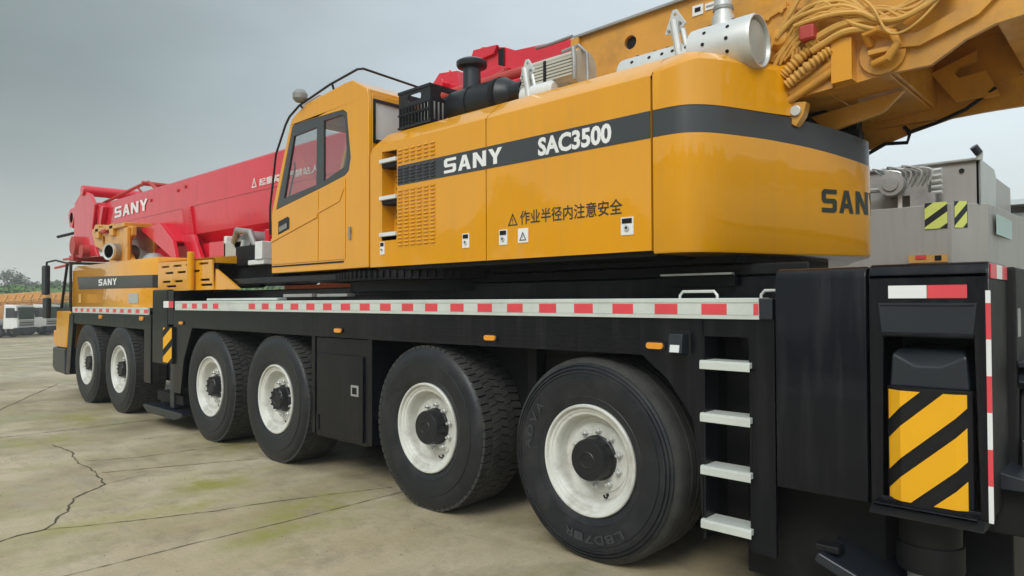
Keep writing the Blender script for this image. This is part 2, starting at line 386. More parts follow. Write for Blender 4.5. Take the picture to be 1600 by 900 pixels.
crack([(-3.38, -2.26), (-3.13, -1.76), (-2.89, -1.17), (-2.78, -.72), (-2.65, -.37), (-2.4, .22)], .017, .01)
crack([(-3.29, -2.9), (-3.29, -2.55), (-3.35, -2.42), (-3.38, -2.26), (-3.77, -2.01), (-4.15, -1.87), (-4.49, -1.54), (-4.95, -1.47), (-5.69, -1.41), (-6.27, -1.35), (-6.97, -1.37)], .026, .02)
crack([(-4.49, -1.54), (-4.6, -1.2), (-4.55, -.9)], .01, .02)
crack([(-14.1, .41), (-10.77, -1.18), (-8, -2.3)], .03, .01)

b = MB(); rnd = random.Random(12)
for i in range(900):
    t_ = rnd.random()**1.6; x = 1.5-t_*16+rnd.uniform(-1, 1); y = rnd.uniform(-3.2, .6)-t_*1.0; r = rnd.uniform(.002, .007)*(1+.8*t_)
    P = [(x+r*rnd.uniform(.6, 1.3)*math.cos(q*PI/2+rnd.random()), y+r*rnd.uniform(.6, 1.3)*math.sin(q*PI/2+rnd.random()), .0) for q in range(4)]+[(x, y, r*.9)]
    b.faces(P, [(0, 1, 4), (1, 2, 4), (2, 3, 4), (3, 0, 4)], 'stone')
tag(b.build('grit', sharp=180), 'fine grit and small stones scattered on the concrete', kind='stuff')

# grassy bank beyond the yard, one rolling strip
b = MB(); cols = []
nx, ny = 90, 10
for i in range(nx+1):
    for j in range(ny+1):
        t = j/ny; a = math.radians(60+150*i/nx)   # sweeps round the far side of the yard
        R_ = 98+t*50
        h = -1.3+5.3*math.sin(min(t*1.6, 1)*PI/2)*(.85+.22*math.sin(i*.7)+.12*math.sin(i*2.1+j)) + random.uniform(-.12, .12)
        cols.append((R_*math.cos(a), R_*math.sin(a), h-.15 if j else -1.6))
b.faces(cols, [(i*(ny+1)+j, i*(ny+1)+j+1, (i+1)*(ny+1)+j+1, (i+1)*(ny+1)+j) for i in range(nx) for j in range(ny)], 'grass')
tag(b.build('grass_bank', sharp=180), 'low green grassy bank beyond the yard', kind='structure')

# ================================================================== WHEEL prototype (origin: hub centre in the outer plane, outside = -Y)
TR = .679
def make_tyre(ribbed):
    b = MB()
    half = [(.352, .05), (.362, .012), (.385, -.002), (.42, -.012), (.423, -.010), (.50, -.022), (.545, -.024), (.548, -.018), (.575, -.017)]
    if ribbed: half += [(.578, -.024), (.588, -.022), (.591, -.010), (.598, -.008), (.601, -.017), (.611, -.014), (.614, -.003), (.621, 0), (.624, -.008), (.634, -.004), (.637, .006), (.648, .014), (.662, .026)]
    else: half += [(.60, -.016), (.63, -.006), (.648, .008), (.662, .022)]
    crown = [(.674, .05), (TR-.002, .09)] if ribbed else [(.660, .04), (.662, .09)]
    if ribbed:
        for y in (.13, .21, .27, .33):
            crown += [(TR, y-.010), (TR-.016, y-.007), (TR-.016, y+.007), (TR, y+.010)]
        crown = [(r, y) for r, y in crown if y < .36]
    full = half+crown+[(r, .46-y) for r, y in reversed(half+crown[:2])]
    ks = ['rubber' if (r < .64) else 'tread' for r, y in full]
    if not ribbed: ks = ['rubber']*len(full)
    if ribbed: ks = ['rubber' if r < .637 else 'tread' for r, y in full]
    b.lathe(full, (0, 0, 0), (0, 1, 0), 'rubber', seg=96, ks=ks)
    if not ribbed:       # lug blocks: staggered shoulder lugs and zig-zag centre ribs
        n = 66
        for i in range(n):
            for s_ in (0, 1):
                t0 = 2*PI*(i+.5*s_)/n; dt = 2*PI/n
                def blk(y0, y1, a0, a1, sk=0, r1=TR, r0=.66, lip=0):
                    P = []
                    for r in (r0, r1):
                        for (y, a) in ((y0, a0), (y1, a0+sk), (y1, a1+sk), (y0, a1)):
                            rr = r; 
                            P.append((rr*math.cos(a), y if not (s_ and 0) else y, rr*math.sin(a)))
                    b.faces(P, [(0, 1, 2, 3), (7, 6, 5, 4), (0, 4, 5, 1), (1, 5, 6, 2), (2, 6, 7, 3), (3, 7, 4, 0)], 'tread')
                if s_ == 0:
                    blk(.012, .100, t0, t0+dt*.80, dt*.14, r1=TR-.005, r0=.645); blk(.186, .266, t0+dt*.12, t0+dt*.98, -dt*.25)
                    blk(.346, .448, t0, t0+dt*.80, -dt*.14, r1=TR-.005, r0=.645)
                else:
                    blk(.106, .180, t0+dt*.04, t0+dt*.92, dt*.3); blk(.272, .340, t0, t0+dt*.90, dt*.28)
    for v in b.bm.verts:          # load flattens the contact patch
        if v.co.z < -.668:
            v.co.z = -.668-(abs(v.co.z)-.668)*.12
    return b
def make_rim():
    b = MB()
    prof = [(.355, .05), (.3675, .012), (.3675, -.006), (.361, -.013), (.350, -.012), (.343, -.003), (.340, .008), (.322, .012), (.318, .018), (.300, .022), (.288, .034), (.281, .06), (.276, .10), (.268, .118), (.25, .124), (.236, .122), (.232, .116), (.20, .112), (.12, .112)]
    b.lathe(prof, (0, 0, 0), (0, 1, 0), 'rim', seg=72)
    for i in range(3):           # vent / valve holes
        a = -PI/2+.28 if i == 0 else None
        if a is not None: b.cyl((.248*math.cos(a), .118, .248*math.sin(a)), (.248*math.cos(a), .126, .248*math.sin(a)), .011, 'matt_black', seg=12)
    b.tube([(.262*math.cos(-1.29), .11, .262*math.sin(-1.29)), (.258*math.cos(-1.29), .085, .258*math.sin(-1.29)), (.24*math.cos(-1.25), .07, .24*math.sin(-1.25))], .006, 'matt_black', seg=6)
    b.lathe([(.352, .41), (.30, .40), (.29, .2), (.20, .13)], (0, 0, 0), (0, 1, 0), 'rim', seg=40)
    return b
def make_hub(kind):
    b = MB()
    if kind == 'drive':
        b.lathe([(.150, .112), (.150, .10), (.140, .094), (.138, .004), (.130, -.010), (.060, -.012), (.055, -.016), (.048, -.016), (.045, -.012), (0, -.012)], (0, 0, 0), (0, 1, 0), 'plastic', seg=40)
        rb = .183
    else:
        b.lathe([(.145, .112), (.142, .09), (.125, .08), (.118, .02), (.105, .006), (.07, .004), (.06, .012), (.0, .012)], (0, 0, 0), (0, 1, 0), 'plastic', seg=36)
        for i in range(10):
            a = 2*PI*i/10; b.cyl((.105*math.cos(a), .012, .105*math.sin(a)), (.105*math.cos(a), -.004, .105*math.sin(a)), .011, 'plastic', seg=6)
        rb = .183
    return b, rb
def make_nut(i, n, rb):
    a = 2*PI*(i+.4)/n; c = Vector((rb*math.cos(a), 0, rb*math.sin(a))); b = MB()
    b.lathe([(.024, .112), (.024, .104), (.018, .103), (.018, .082), (.014, .078), (.010, .078), (.010, .060), (0, .060)], c, (0, 1, 0), 'steel', seg=6)
    return b
wheel_mesh = {}
def place_wheel(root, x, far=False, ribbed=False, kind='steer', z=.669, label=None, letters=False):
    wh = bpy.data.objects.new('wheel', None); COL.objects.link(wh); wh.parent = root
    wh.location = Vector((x, 2.96 if far else 0, z))-root.location
    if far: wh.rotation_euler = (0, 0, PI)
    key = ('tyre', ribbed)
    if key not in wheel_mesh: wheel_mesh[key] = make_tyre(ribbed).build('tyre', sharp=38)
    for key, nm in ((('tyre', ribbed), 'tyre'), (('rim',), 'rim'), (('hub', kind), 'hub')):
        if key not in wheel_mesh:
            if nm == 'rim': wheel_mesh[key] = make_rim().build('rim', sharp=30)
            if nm == 'hub': wheel_mesh[key] = make_hub(kind)[0].build('hub', sharp=30)
        src = wheel_mesh[key]
        o = src if not src.parent else src.copy()
        if o is not src: COL.objects.link(o)
        o.name = nm; o.parent = wh
    if not far:
        for i in range(10):
            key = ('nut', i)
            if key not in wheel_mesh: wheel_mesh[key] = make_nut(i, 10, .183).build('wheel_nut')
            src = wheel_mesh[key]; o = src if not src.parent else src.copy()
            if o is not src: COL.objects.link(o)
            o.name = 'wheel_nut'; o.parent = wh
    if letters:      # raised sidewall lettering
        def ring(string, a_mid, r0, r1, cw, da):
            n = len(string)
            for i, ch in enumerate(string):
                if ch == ' ': continue
                am = math.radians(a_mid + cw*(i-(n-1)/2)*da)
                def f(u, v, am=am):
                    r = r0+v*(r1-r0) if cw < 0 else r1-v*(r1-r0)
                    a = am + cw*u*math.radians(da)*.42
                    return (r*math.cos(a), -.0265, r*math.sin(a))
                o = text(ch, f, 'sidewall_text', wh, -1, 1, 0, 1, bold=.02, name='sidewall_lettering'); o.matrix_parent_inverse = Matrix()
        ring('ADVA', 158, .475, .535, -1, 11)
        ring('LBD7-R', 277, .475, .530, -1, 9.5)
    if label: wh['label'] = label
    return wh
M['sidewall_text'] = mat('raised_rubber_lettering', (.038, .040, .045), .5, var=.1)

# ================================================================== THE CRANE
crane = empty('mobile_crane', (-5, 1.5, 0), 'huge yellow and black six-axle mobile crane with a red boom filling the yard', 'crane')
YC = 1.48
WX = [-10.64, -9.01, -5.76, -4.14, -1.645, 0]
for i, x in enumerate(WX):
    rb = i == 5
    place_wheel(crane, x, ribbed=rb, kind='drive' if i >= 4 else 'steer', z=.669-(.012 if rb else 0), letters=rb, label='smooth-shouldered rearmost wheel with raised sidewall letters' if rb else None)
for x in WX: place_wheel(crane, x, far=True)

# ---- chassis
b = MB()
b.box(-11.6, 2.1, .78, 2.18, .62, 1.56, 'matt_black')
b.box(-7.0, 1.24, .10, 2.86, 1.575, 1.60, 'black')
b.box(-8.2, -2.9, .62, 2.34, 1.56, 1.86, 'black'); b.box(-2.9, 1.22, .62, 2.34, 1.56, 1.865, 'black'); b.box(-2.2, 1.2, .60, .66, 1.865, 1.94, 'matt_black')
for x in WX: b.cyl((x, .1, .66), (x, 2.86, .66), .13, 'matt_black', seg=16); b.lathe([(.0, -.3), (.25, -.24), (.32, 0), (.25, .24), (0, .3)], (x, YC, .66), (0, 1, 0), 'matt_black', seg=20)
for x in (-9.8, -7.4, -5.0, -3.0, -.8, .9):
    b.box(x-.05, x+.05, .35, 2.6, .9, 1.5, 'matt_black')
b.box(-3.35, -2.5, 2.3, 2.92, .38, 1.36, 'matt_black'); b.box(.85, 2.2, 1.0, 2.92, .35, 1.5, 'matt_black'); b.box(-7.8, -6.9, 1.0, 2.9, .35, 1.5, 'matt_black')  # unseen far-side boxes and low trays, added to block light under the truck
b.box(-6.6, -3.4, 1.0, 2.0, .45, .7, 'matt_black'); b.box(-2.4, .8, 1.0, 2.0, .45, .7, 'matt_black')
b.build('chassis_frame', crane, bevel=.012)
def skirt(y0, y1, name='side_skirt'):
    b = MB()
    b.prism([(-6.90, .50), (-6.66, .50), (-6.56, .95), (-6.30, 1.375), (-3.38, 1.365), (-3.38, 1.60), (-6.90, 1.60)], 'y', y0, y1, 'black')
    b.prism([(-3.378, 1.365), (-2.52, 1.365), (-2.44, 1.362), (.42, 1.372), (.60, 1.23), (.76, 1.02), (.80, .70), (.82, .33), (.82, .33), (.828, 1.60), (-3.378, 1.60)], 'y', y0, y1, 'black')
    b.prism([(1.118, .33), (1.245, .33), (1.245, 1.60), (.832, 1.60), (.832, 1.50), (1.118, 1.50)], 'y', y0, y1, 'black')
    return b.build(name, crane, bevel=.01)
skirt(0.0, .03); skirt(2.93, 2.96)
# inner mud panels over the wheels
b = MB()
for (x0, x1) in ((-6.64, -3.4), (-2.42, .80)):
    b.box(x0, x1, .46, .50, .45, 1.56, 'matt_black'); b.box(x0, x1, .03, .46, 1.50, 1.57, 'matt_black')
b.box(-2.50, -2.44, .03, .48, .40, 1.56, 'black'); b.box(-3.46, -3.40, .03, .48, .40, 1.56, 'black'); b.box(-6.9, -6.84, .03, .48, .55, 1.56, 'black')
b.build('wheel_arch_liner', crane)
# tool box between axles four and five
b = MB(); b.prism([(-3.385, .38), (-2.51, .38), (-2.51, 1.0), (-2.44, 1.30), (-2.44, 1.36), (-3.385, 1.36)], 'y', .034, .44, 'black')
tb = b.build('tool_box', crane, bevel=.012)
b = MB(); b.box(-3.34, -2.56, .012, .032, .41, 1.20, 'black'); d = b.build('door', tb, bevel=.006)
b = MB(); b.box(-2.74, -2.62, .006, .011, .83, .93, 'grey'); b.box(-2.715, -2.645, .002, .005, .85, .91, 'matt_black'); b.build('lock_plate', d)
b = MB(); b.box(-3.34, -3.29, .004, .011, .45, .60, 'matt_black'); b.build('hinge', d)
# ribs (pressed lines) on the skirt
b = MB()
for i in range(6): b.box(-2.3, .40, -.003, -.0005, 1.40+i*.032, 1.405+i*.032, 'black')
b.build('pressed_rib', crane)
# edge rail with red tape
def rail(x0, x1, z0, z1, y=-.02, ph=-1.94, step=.308, wd=.155, gaps=()):
    b = MB(); b.box(x0, x1, y, y+.02, z0, z1, 'rail'); b.box(x0, x1, y, y+.14, z1, z1+.008, 'rail'); b.box(x0, x1, y-.004, y, z1-.018, z1+.006, 'rail')
    r = b.build('edge_rail', crane, bevel=.003)
    b = MB(); k = math.floor((x0-ph)/step); h = z1-z0; edges = [x0]; cols_ = []
    while ph+k*step < x1:
        a = ph+k*step; c = a+wd
        if a > x0 and not any(g0 < a < g1 for g0, g1 in gaps):
            edges += [a, min(c, x1-.001)]; cols_ += ['rail', 'tape_red']
        k += 1
    if edges[-1] < x1-.002: edges.append(x1-.001); cols_.append('rail')
    pts = [(x, y-.0025, z) for x in edges for z in (z0+.22*h, z1-.22*h)]
    for i, kc in enumerate(cols_):
        b.mi(kc)
    vs_ = [b.bm.verts.new(q) for q in pts]
    for i, kc in enumerate(cols_):
        f_ = b.bm.faces.new((vs_[2*i], vs_[2*i+2], vs_[2*i+3], vs_[2*i+1])); f_.material_index = b.mi(kc)
    b.build('reflective_tape', r)
rail(-6.80, 1.17, 1.60, 1.71, gaps=((-5.35, -4.75),))
b = MB(); b.box(1.17, 1.245, -.022, .12, 1.60, 1.715, 'blue_black'); b.build('rail_end_cap', crane, bevel=.008)
# loose pale boards lying along the rail
b = MB(); b.box(-6.1, -4.3, .10, .22, 1.725, 1.75, 'rail'); b.box(-4.35, -3.75, .2, .30, 1.755, 1.79, 'grey'); b.box(-3.65, -3.1, .2, .30, 1.755, 1.785, 'grey'); b.build('deck_board', crane, bevel=.004)
b = MB(); b.box(.24, .76, .52, .56, 1.872, 1.885, 'steel'); b.box(.24,.76,.56,.60,1.80,1.872,'matt_black'); b.build('deck_trim', crane)
# grab handles
for x0, x1 in ((.65, .89), (1.15, 1.27)):
    b = MB(); b.tube([(x0, .06, 1.715), (x0, .06, 1.735), (x0+.02, .06, 1.758), (x1-.02, .06, 1.758), (x1, .06, 1.735), (x1, .06, 1.715)], .009, 'steel', seg=8); b.build('grab_handle', crane)
# marker lights
for x in (-6.61, -2.92, -.89, .52):
    b = MB(); b.prism([(x+q[0], 1.432+q[1]) for q in rrect(-.070, .070, -.028, .028, .027)], 'y', -.012, 0, 'plastic')
    ml = b.build('marker_light', crane); b = MB(); b.prism([(x+q[0], 1.432+q[1]) for q in rrect(-.058, .058, -.019, .019, .018)], 'y', -.026, -.012, 'amber'); b.build('amber_lens', ml, bevel=.005)
b = MB(); b.box(.635, .755, -.008, 0, 1.385, 1.525, 'matt_black'); b.prism([(-.09, 1.40), (-.012, 1.385), (-.012, 1.51), (-.075, 1.51)], 'x', .65, .74, 'blue_black'); wl = b.build('work_lamp', crane, bevel=.006)
b = MB(); b.prism([(-.095, 1.405), (-.088, 1.402), (-.082, 1.445), (-.088, 1.447)], 'x', .665, .725, 'lens'); b.build('lamp_lens', wl)
# ladder recess
b = MB(); b.box(.825, 1.121, .30, .32, .33, 1.56, 'matt_black'); b.box(.812, .824, .031, .32, .33, 1.56, 'matt_black'); b.box(1.122, 1.136, .031, .32, .33, 1.56, 'black')
b.box(.93, 1.07, .27, .30, 1.43, 1.52, 'black')
b.build('ladder_recess', crane)
lad = MB(); lad.box(.826, .84, -.002, .16, .34, 1.5, 'black'); lad.box(1.104, 1.118, -.002, .16, .34, 1.5, 'black'); lad = lad.build('ladder', crane)
for z in (.43, .735, 1.035, 1.335):
    b = MB(); b.box(.822, 1.12, -.03, .12, z-.005, z+.028, 'rail'); b.box(.822, 1.12, -.034, -.029, z-.022, z+.02, 'rail'); b.build('step', lad, bevel=.004)

# ---- rear outrigger housing
def outl(y0, r=.06):
    return None
b = MB()
prof = [(.0, .72), (0, 1.81)] + [(0.06-.06*math.cos(math.radians(a)), 1.81+.06*math.sin(math.radians(a))) for a in (30, 60, 90)] + [(2.90, 1.87), (2.96, 1.81), (2.96, .72)]
b.prism([(y-.03, z) for y, z in prof], 'x', 1.262, 1.71, 'black')
b.build('outrigger_box', crane, bevel=.012, segs=3)
b = MB()
front = [(1.722, .73), (2.205, .73), (2.205, 1.83), (1.722, 1.83)]
hole = [(1.775, .77), (2.165, .77), (2.15, 1.53), (1.785, 1.53)]
b.prism([(1.722, .73), (2.205, .73), (2.205, 1.83), (1.722, 1.83)], 'y', -.03, .0, 'black', holes=[list(reversed(hole))])
b.prism([(-.03, 1.832), (-.012, 1.862), (.015, 1.875), (.05, 1.875), (.48, 1.875), (.48, 1.80), (.0, 1.80), (-.03, 1.80)], 'x', 1.722, 2.205, 'black')
b.box(1.722, 1.765, .0, .48, .73, 1.80, 'black'); b.box(2.175, 2.205, .0, .48, .73, 1.80, 'matt_black'); b.box(1.765, 2.175, .40, .48, .73, 1.80, 'matt_black')
b.box(1.73, 2.19, .48, 2.9, .80, 1.84, 'black')
ob = b.build('outrigger_housing', crane, bevel=.01)
b = MB(); b.box(1.775, 2.155, -.042, -.032, 1.675, 1.682, 'black'); b.box(1.775, 2.155, -.05, -.032, 1.535, 1.55, 'black'); b.prism([(1.78, 1.55), (2.15, 1.55), (2.165, 1.69), (1.765, 1.69)], 'y', -.038, -.031, 'blue_black'); b.build('pressed_panel', ob, bevel=.004)
b = MB(); b.box(1.81, 1.97, -.034, -.0305, 1.712, 1.772, 'decal_white'); b.box(1.972, 2.128, -.034, -.0305, 1.712, 1.772, 'tape_red'); b.build('reflector_plate', ob)
# beam end: cap block and hazard plate (faceted) inside the frame
b = MB(); b.faces([(1.80, .0, 1.29), (2.13, .0, 1.29), (2.12, .0, 1.45), (2.02, .0, 1.385), (1.91, .0, 1.385), (1.81, .0, 1.45), (1.83, .06, 1.475), (2.10, .06, 1.475), (1.80, .38, 1.29), (2.13, .38, 1.29), (2.13, .38, 1.475), (1.80, .38, 1.475)],
        [(0, 1, 2, 3, 4, 5), (5, 4, 3, 2, 7, 6), (6, 7, 10, 11), (8, 9, 1, 0), (1, 9, 10, 7, 2), (0, 5, 6, 11, 8), (8, 11, 10, 9)], 'blue_black')
b.build('outrigger_beam', crane, bevel=.012)
b = MB(); hp = [(1.80, .02), (1.86, -.045), (2.09, -.045), (2.15, .0)]
b.prism([(1.79, .0), (1.86, -.048), (2.08, -.048), (2.14, -.01), (2.14, .05), (1.79, .05)], 'z', .735, 1.295, 'matt_black')
hz_ = b.build('hazard_panel', crane, bevel=.004)
def hazardmap(u, v):     # u across 0..1 follows the folded face
    us = [0, .22, .80, 1]; P = [(1.788, -.002), (1.8585, -.050), (2.0805, -.050), (2.143, -.012)]
    for i in range(3):
        if u <= us[i+1]+1e-6:
            t = (u-us[i])/(us[i+1]-us[i]); return (P[i][0]+(P[i+1][0]-P[i][0])*t, P[i][1]+(P[i+1][1]-P[i][1])*t-.005, v)
    return (*P[3], v)
def hazard(mapf, u0, u1, z0, z1, slopez, width, pitch, phase, k, parent, cuts=(0, .22, .8, 1)):
    """amber diagonals: band where phase+i*pitch < z - u*slopez < ... ; clipped to the plate"""
    b = MB(); us = [c for c in cuts]
    for i in range(-6, 8):
        lo = phase+i*pitch; hi = lo+width
        for a, c in zip(us[:-1], us[1:]):
            poly = [(a, lo+a*slopez), (c, lo+c*slopez), (c, hi+c*slopez), (a, hi+a*slopez)]
            for lim, sgn in ((z0, 1), (z1, -1)):
                res = []
                for j in range(len(poly)):
                    p, q = poly[j], poly[(j+1) % len(poly)]
                    ip, iq = (p[1]-lim)*sgn >= 0, (q[1]-lim)*sgn >= 0
                    if ip: res.append(p)
                    if ip != iq:
                        t = (lim-p[1])/(q[1]-p[1]); res.append((p[0]+(q[0]-p[0])*t, lim))
                poly = res
                if not poly: break
            if len(poly) >= 3: b.faces([mapf(u0+(u1-u0)*p[0], p[1]) for p in poly], [tuple(range(len(poly)))], k)
    return b.build('hazard_stripes', parent)
hazard(hazardmap, .04, .93, .765, 1.28, .32, .150, .237, .90-.237*2, 'hazard_yellow', hz_, cuts=(0, (.22-.04)/.89, (.80-.04)/.89, 1))
b = MB(); b.prism([(-.11, .70), (.1, .70), (.1, .735), (-.05, .735)], 'x', 1.73, 2.19, 'matt_black'); b.box(1.74, 2.16, -.07, .05, .735, .745, 'black'); b.build('panel_sill', crane, bevel=.01)
# jack leg and float pad
b = MB(); b.cyl((1.92, .20, .42), (1.92, .20, .74), .135, 'matt_black', seg=32); b.cyl((1.92, .20, .40), (1.92, .20, .53), .145, 'matt_black', seg=32); b.cyl((1.92, .16, .26), (1.92, .16, .42), .09, 'dull_steel', seg=24); b.build('jack_leg', crane, bevel=.006)
b = MB(); b.prism([(1.47, .43), (1.90, .27), (2.25, .27), (2.25, .20), (1.88, .20), (1.45, .385)], 'y', -.04, .5, 'blue_black'); b.box(1.44, 1.56, .0, .10, .42, .46, 'matt_black'); b.build('float_pad', crane, bevel=.012)
b = MB(); b.prism([(.95, .10), (1.70, .10), (1.70, .70), (.95, .70)], 'y', .30, 1.0, 'matt_black'); b.box(1.25, 2.2, .62, 2.4, .15, .80, 'matt_black'); b.box(-.2, 1.2, 1.0, 1.1, .05, .7, 'matt_black'); b.build('under_box', crane, bevel=.01)
# red and white edge tape on the rear corner
b = MB(); z = .73; n = 0
while z < 1.74:
    z2 = min(z+.16, 1.745); b.box(2.196, 2.214, -.034, -.0305, z, z2, 'decal_white' if n % 2 == 0 else 'tape_red'); b.box(2.2055, 2.2085, -.03, .012, z, z2, 'decal_white' if n % 2 == 0 else 'tape_red'); z = z2; n += 1
for i in range(3): b.box(2.2062, 2.2092, .03+i*.15, .03+(i+1)*.15, 1.80, 1.865, ['tape_red', 'decal_white', 'tape_red'][i])
b.build('edge_tape', crane)
# rear end: dark bodywork, bracket shelf, corner step
b = MB(); b.box(2.12, 2.24, .50, 2.46, .78, 1.865, 'matt_black'); b.prism([(.50, .78), (.56, 1.2), (.62, 1.36), (.9, 1.36), (.9, .78)], 'x', 2.24, 2.262, 'matt_black')
b.build('rear_body', crane, bevel=.02)
b = MB(); b.prism([(.50, 1.37), (2.46, 1.37), (2.46, 1.40), (.50, 1.40)], 'x', 2.24, 2.34, 'blue_black'); b.prism([(.50, 1.30), (.58, 1.37), (1.0, 1.37), (1.0, 1.34), (.62, 1.34), (.54, 1.26)], 'x', 2.242, 2.33, 'blue_black'); b.build('bracket_shelf', crane, bevel=.006)
b = MB(); b.box(2.24, 2.246, .545, .60, 1.52, 1.66, 'dull_steel'); b.build('serial_plate', crane)
b = MB(); b.prism([(2.13, .92), (2.40, .86), (2.40, .83), (2.13, .83)], 'y', .22, .9, 'blue_black'); b.prism([(2.13, .60), (2.38, .60), (2.38, .83), (2.13, .83)], 'y', .30, .9, 'matt_black'); b.cyl((2.3, .5, .87), (2.3, .5, 1.02), .045, 'dull_steel'); b.build('corner_step', crane, bevel=.008)
# ---- front outrigger housing
b = MB(); b.box(-7.67, -7.11, .0, 2.96, .85, 1.88, 'black'); fo = b.build('outrigger_box', crane, bevel=.02)
b = MB(); b.box(-7.105, -6.905, .0, .40, 1.40, 1.86, 'black'); b.box(-7.105, -6.905, .12, .40, .85, 1.40, 'matt_black'); b.build('outrigger_housing', crane, bevel=.01)
b = MB(); b.box(-7.24, -7.06, -.006, -.002, 1.63, 1.72, 'decal_white'); b.box(-7.058, -6.90, -.006, -.002, 1.63, 1.72, 'tape_red'); b.build('reflector_plate', crane)
b = MB(); b.box(-7.18, -6.86, -.03, .01, .88, 1.37, 'matt_black'); h2 = b.build('hazard_panel', crane)
hazard(lambda u, v: (u, -.034, v), -7.17, -6.87, .89, 1.36, .16, .16, .26, .80, 'hazard_yellow', h2, cuts=(0, 1))
b = MB(); b.box(-7.06, -6.93, .02, .16, .28, .88, 'blue_black'); b.box(-7.6, -6.7, .05, .55, .33, .46, 'matt_black'); b.build('jack_leg', crane, bevel=.008)
b = MB(); b.prism([(-7.85, .22), (-7.7, .15), (-6.75, .15), (-6.5, .22), (-6.5, .26), (-7.85, .26)], 'y', -.05, .55, 'blue_black'); b.build('float_pad', crane, bevel=.01)

# ---- front fender and engine cover
b = MB(); b.prism([(-11.60, 1.33), (-11.30, 1.33), (-7.98, 1.31), (-7.98, .55), (-7.72, .55), (-7.72, 1.52), (-11.60, 1.52)], 'y', .0, .03, 'black')
b.prism([(-11.86, .40), (-11.62, .42), (-11.42, 1.33), (-11.42, 1.50), (-11.66, 1.50)], 'y', -.01, .05, 'black'); b.box(-11.6, -7.72, .03, .5, 1.44, 1.50, 'matt_black'); b.box(-11.5, -7.75, .48, .52, .5, 1.5, 'matt_black')
b.build('front_fender', crane, bevel=.01)
rail(-11.45, -7.78, 1.525, 1.62, y=-.012, ph=-11.3, step=.335, wd=.16)
for x in (-8.06, -9.91):
    b = MB(); b.prism([(x+q[0], 1.47+q[1]) for q in rrect(-.07, .07, -.03, .03, .028)], 'y', -.02, 0, 'amber'); b.build('marker_light', crane, bevel=.004)
b = MB()
b.loft([(-11.74, .9), (-11.76, .12), (-11.70, .05), (-7.80, .05), (-7.72, .10), (-7.70, .9)], [(1.63, 0, 'yellow'), (2.28, 0, 'yellow'), (2.36, .05, 'yellow'), (2.37, .14, 'yellow')], caps=False)
b.faces([(-11.60, .9, 2.37), (-11.64, .26, 2.37), (-11.56, .19, 2.37), (-7.94, .19, 2.37), (-7.86, .24, 2.37), (-7.84, .9, 2.37)], [(0, 1, 2, 3, 4, 5)], 'yellow')
ec = b.build('engine_cover', crane, sharp=50)
b = MB(); b.faces([(-11.30, .046, 1.94), (-7.80, .046, 1.915), (-7.80, .046, 2.10), (-11.42, .046, 2.16)], [(0, 1, 2, 3)], 'dark_stripe'); b.faces([(-7.80, .046, 1.915), (-7.716, .094, 1.915), (-7.716, .094, 2.10), (-7.80, .046, 2.10)], [(0, 1, 2, 3)], 'dark_stripe'); st = b.build('stripe', ec)
logo(onside(.042), 'decal_white', st, -10.2, -9.3, 1.985, 2.09)
b = MB(); b.box(-8.76, -8.36, .042, .047, 1.69, 1.84, 'light_grey'); b.build('lock_plate', ec); b = MB(); b.box(-11.3, -11.16, .04, .047, 1.70, 1.86, 'pale_yellow'); b.build('lock_plate', ec)
# slotted cover behind it
b = MB(); sl = []
for z, offs in ((2.20, (0, .42, .84, 1.26)), (2.11, (.14, .56, 1.0)), (1.99, (.04, .46, 1.30)), (1.925, (.18, 1.32))):
    for o_ in offs:
        x = -7.55+o_; wdt = .28 if z != 1.925 else .34; sl.append([(x, z-.014), (x, z+.014), (x+wdt, z+.014), (x+wdt, z-.014)])
b.prism([(-7.68, 1.86), (-5.86, 1.86), (-5.90, 2.24), (-7.68, 2.27)], 'y', .08, .10, 'yellow', holes=sl); b.box(-7.68, -5.86, .13, .15, 1.86, 2.2, 'matt_black'); b.prism([(.08, 2.272), (.9, 2.34), (.9, 2.2), (.13, 2.2), (.13, 2.24)], 'x', -7.68, -5.9, 'yellow')
b.prism([(-5.86, 1.86), (-5.2, 1.86), (-5.84, 2.12)], 'y', .10, .13, 'yellow')
b.build('slotted_cover', crane)
b = MB(); b.cyl((-6.42, .03, 1.86), (-6.42, .03, 2.36), .045, 'yellow', seg=16); b.build('guide_post', crane, bevel=.01)
# far-side slotted cover seen through the gap above the deck
b = MB(); sl = [[(x, 2.0), (x, 2.05), (x+.35, 2.05), (x+.35, 2.0)] for x in (-8.6, -8.05, -6.9)]
b.prism([(-8.9, 1.88), (-6.4, 1.88), (-6.4, 2.13), (-8.9, 2.13)], 'y', 2.7, 2.74, 'pale_yellow', holes=sl); b.build('slotted_cover', crane)

# ---- carrier cab at the front
b = MB()
b.prism([(-12.52, 1.55), (-12.60, .86), (-11.88, .86), (-11.68, 1.40), (-11.64, 1.55)], 'y', -.01, 2.97, 'yellow')
fc = b.build('carrier_cab', crane, bevel=.05, segs=3)
b = MB(); b.prism([(-12.70, .86), (-12.72, .50), (-12.5, .40), (-11.86, .38), (-11.88, .86)], 'y', -.02, 2.98, 'blue_black'); b.box(-12.73, -12.5, .05, .30, .56, .74, 'plastic'); b.build('bumper', fc, bevel=.03)
b = MB(); b.box(-12.64, -12.52, -.02, .10, .93, 1.18, 'amber'); b.build('corner_lamp', fc, bevel=.02)
b = MB(); 
for (a, c) in (((-12.35, 1.55), (-11.95, 2.45)), ((-11.74, 1.55), (-11.74, 2.42))):
    for y in (.03, 2.93): b.tube([(a[0], y, a[1]), (c[0], y, c[1])], .026, 'plastic', seg=8)
b.box(-11.97, -11.74, .0, 2.96, 2.41, 2.45, 'plastic'); b.box(-12.5, -11.64, 0, 2.96, 1.55, 1.60, 'plastic'); b.build('window_frame', fc, bevel=.01)
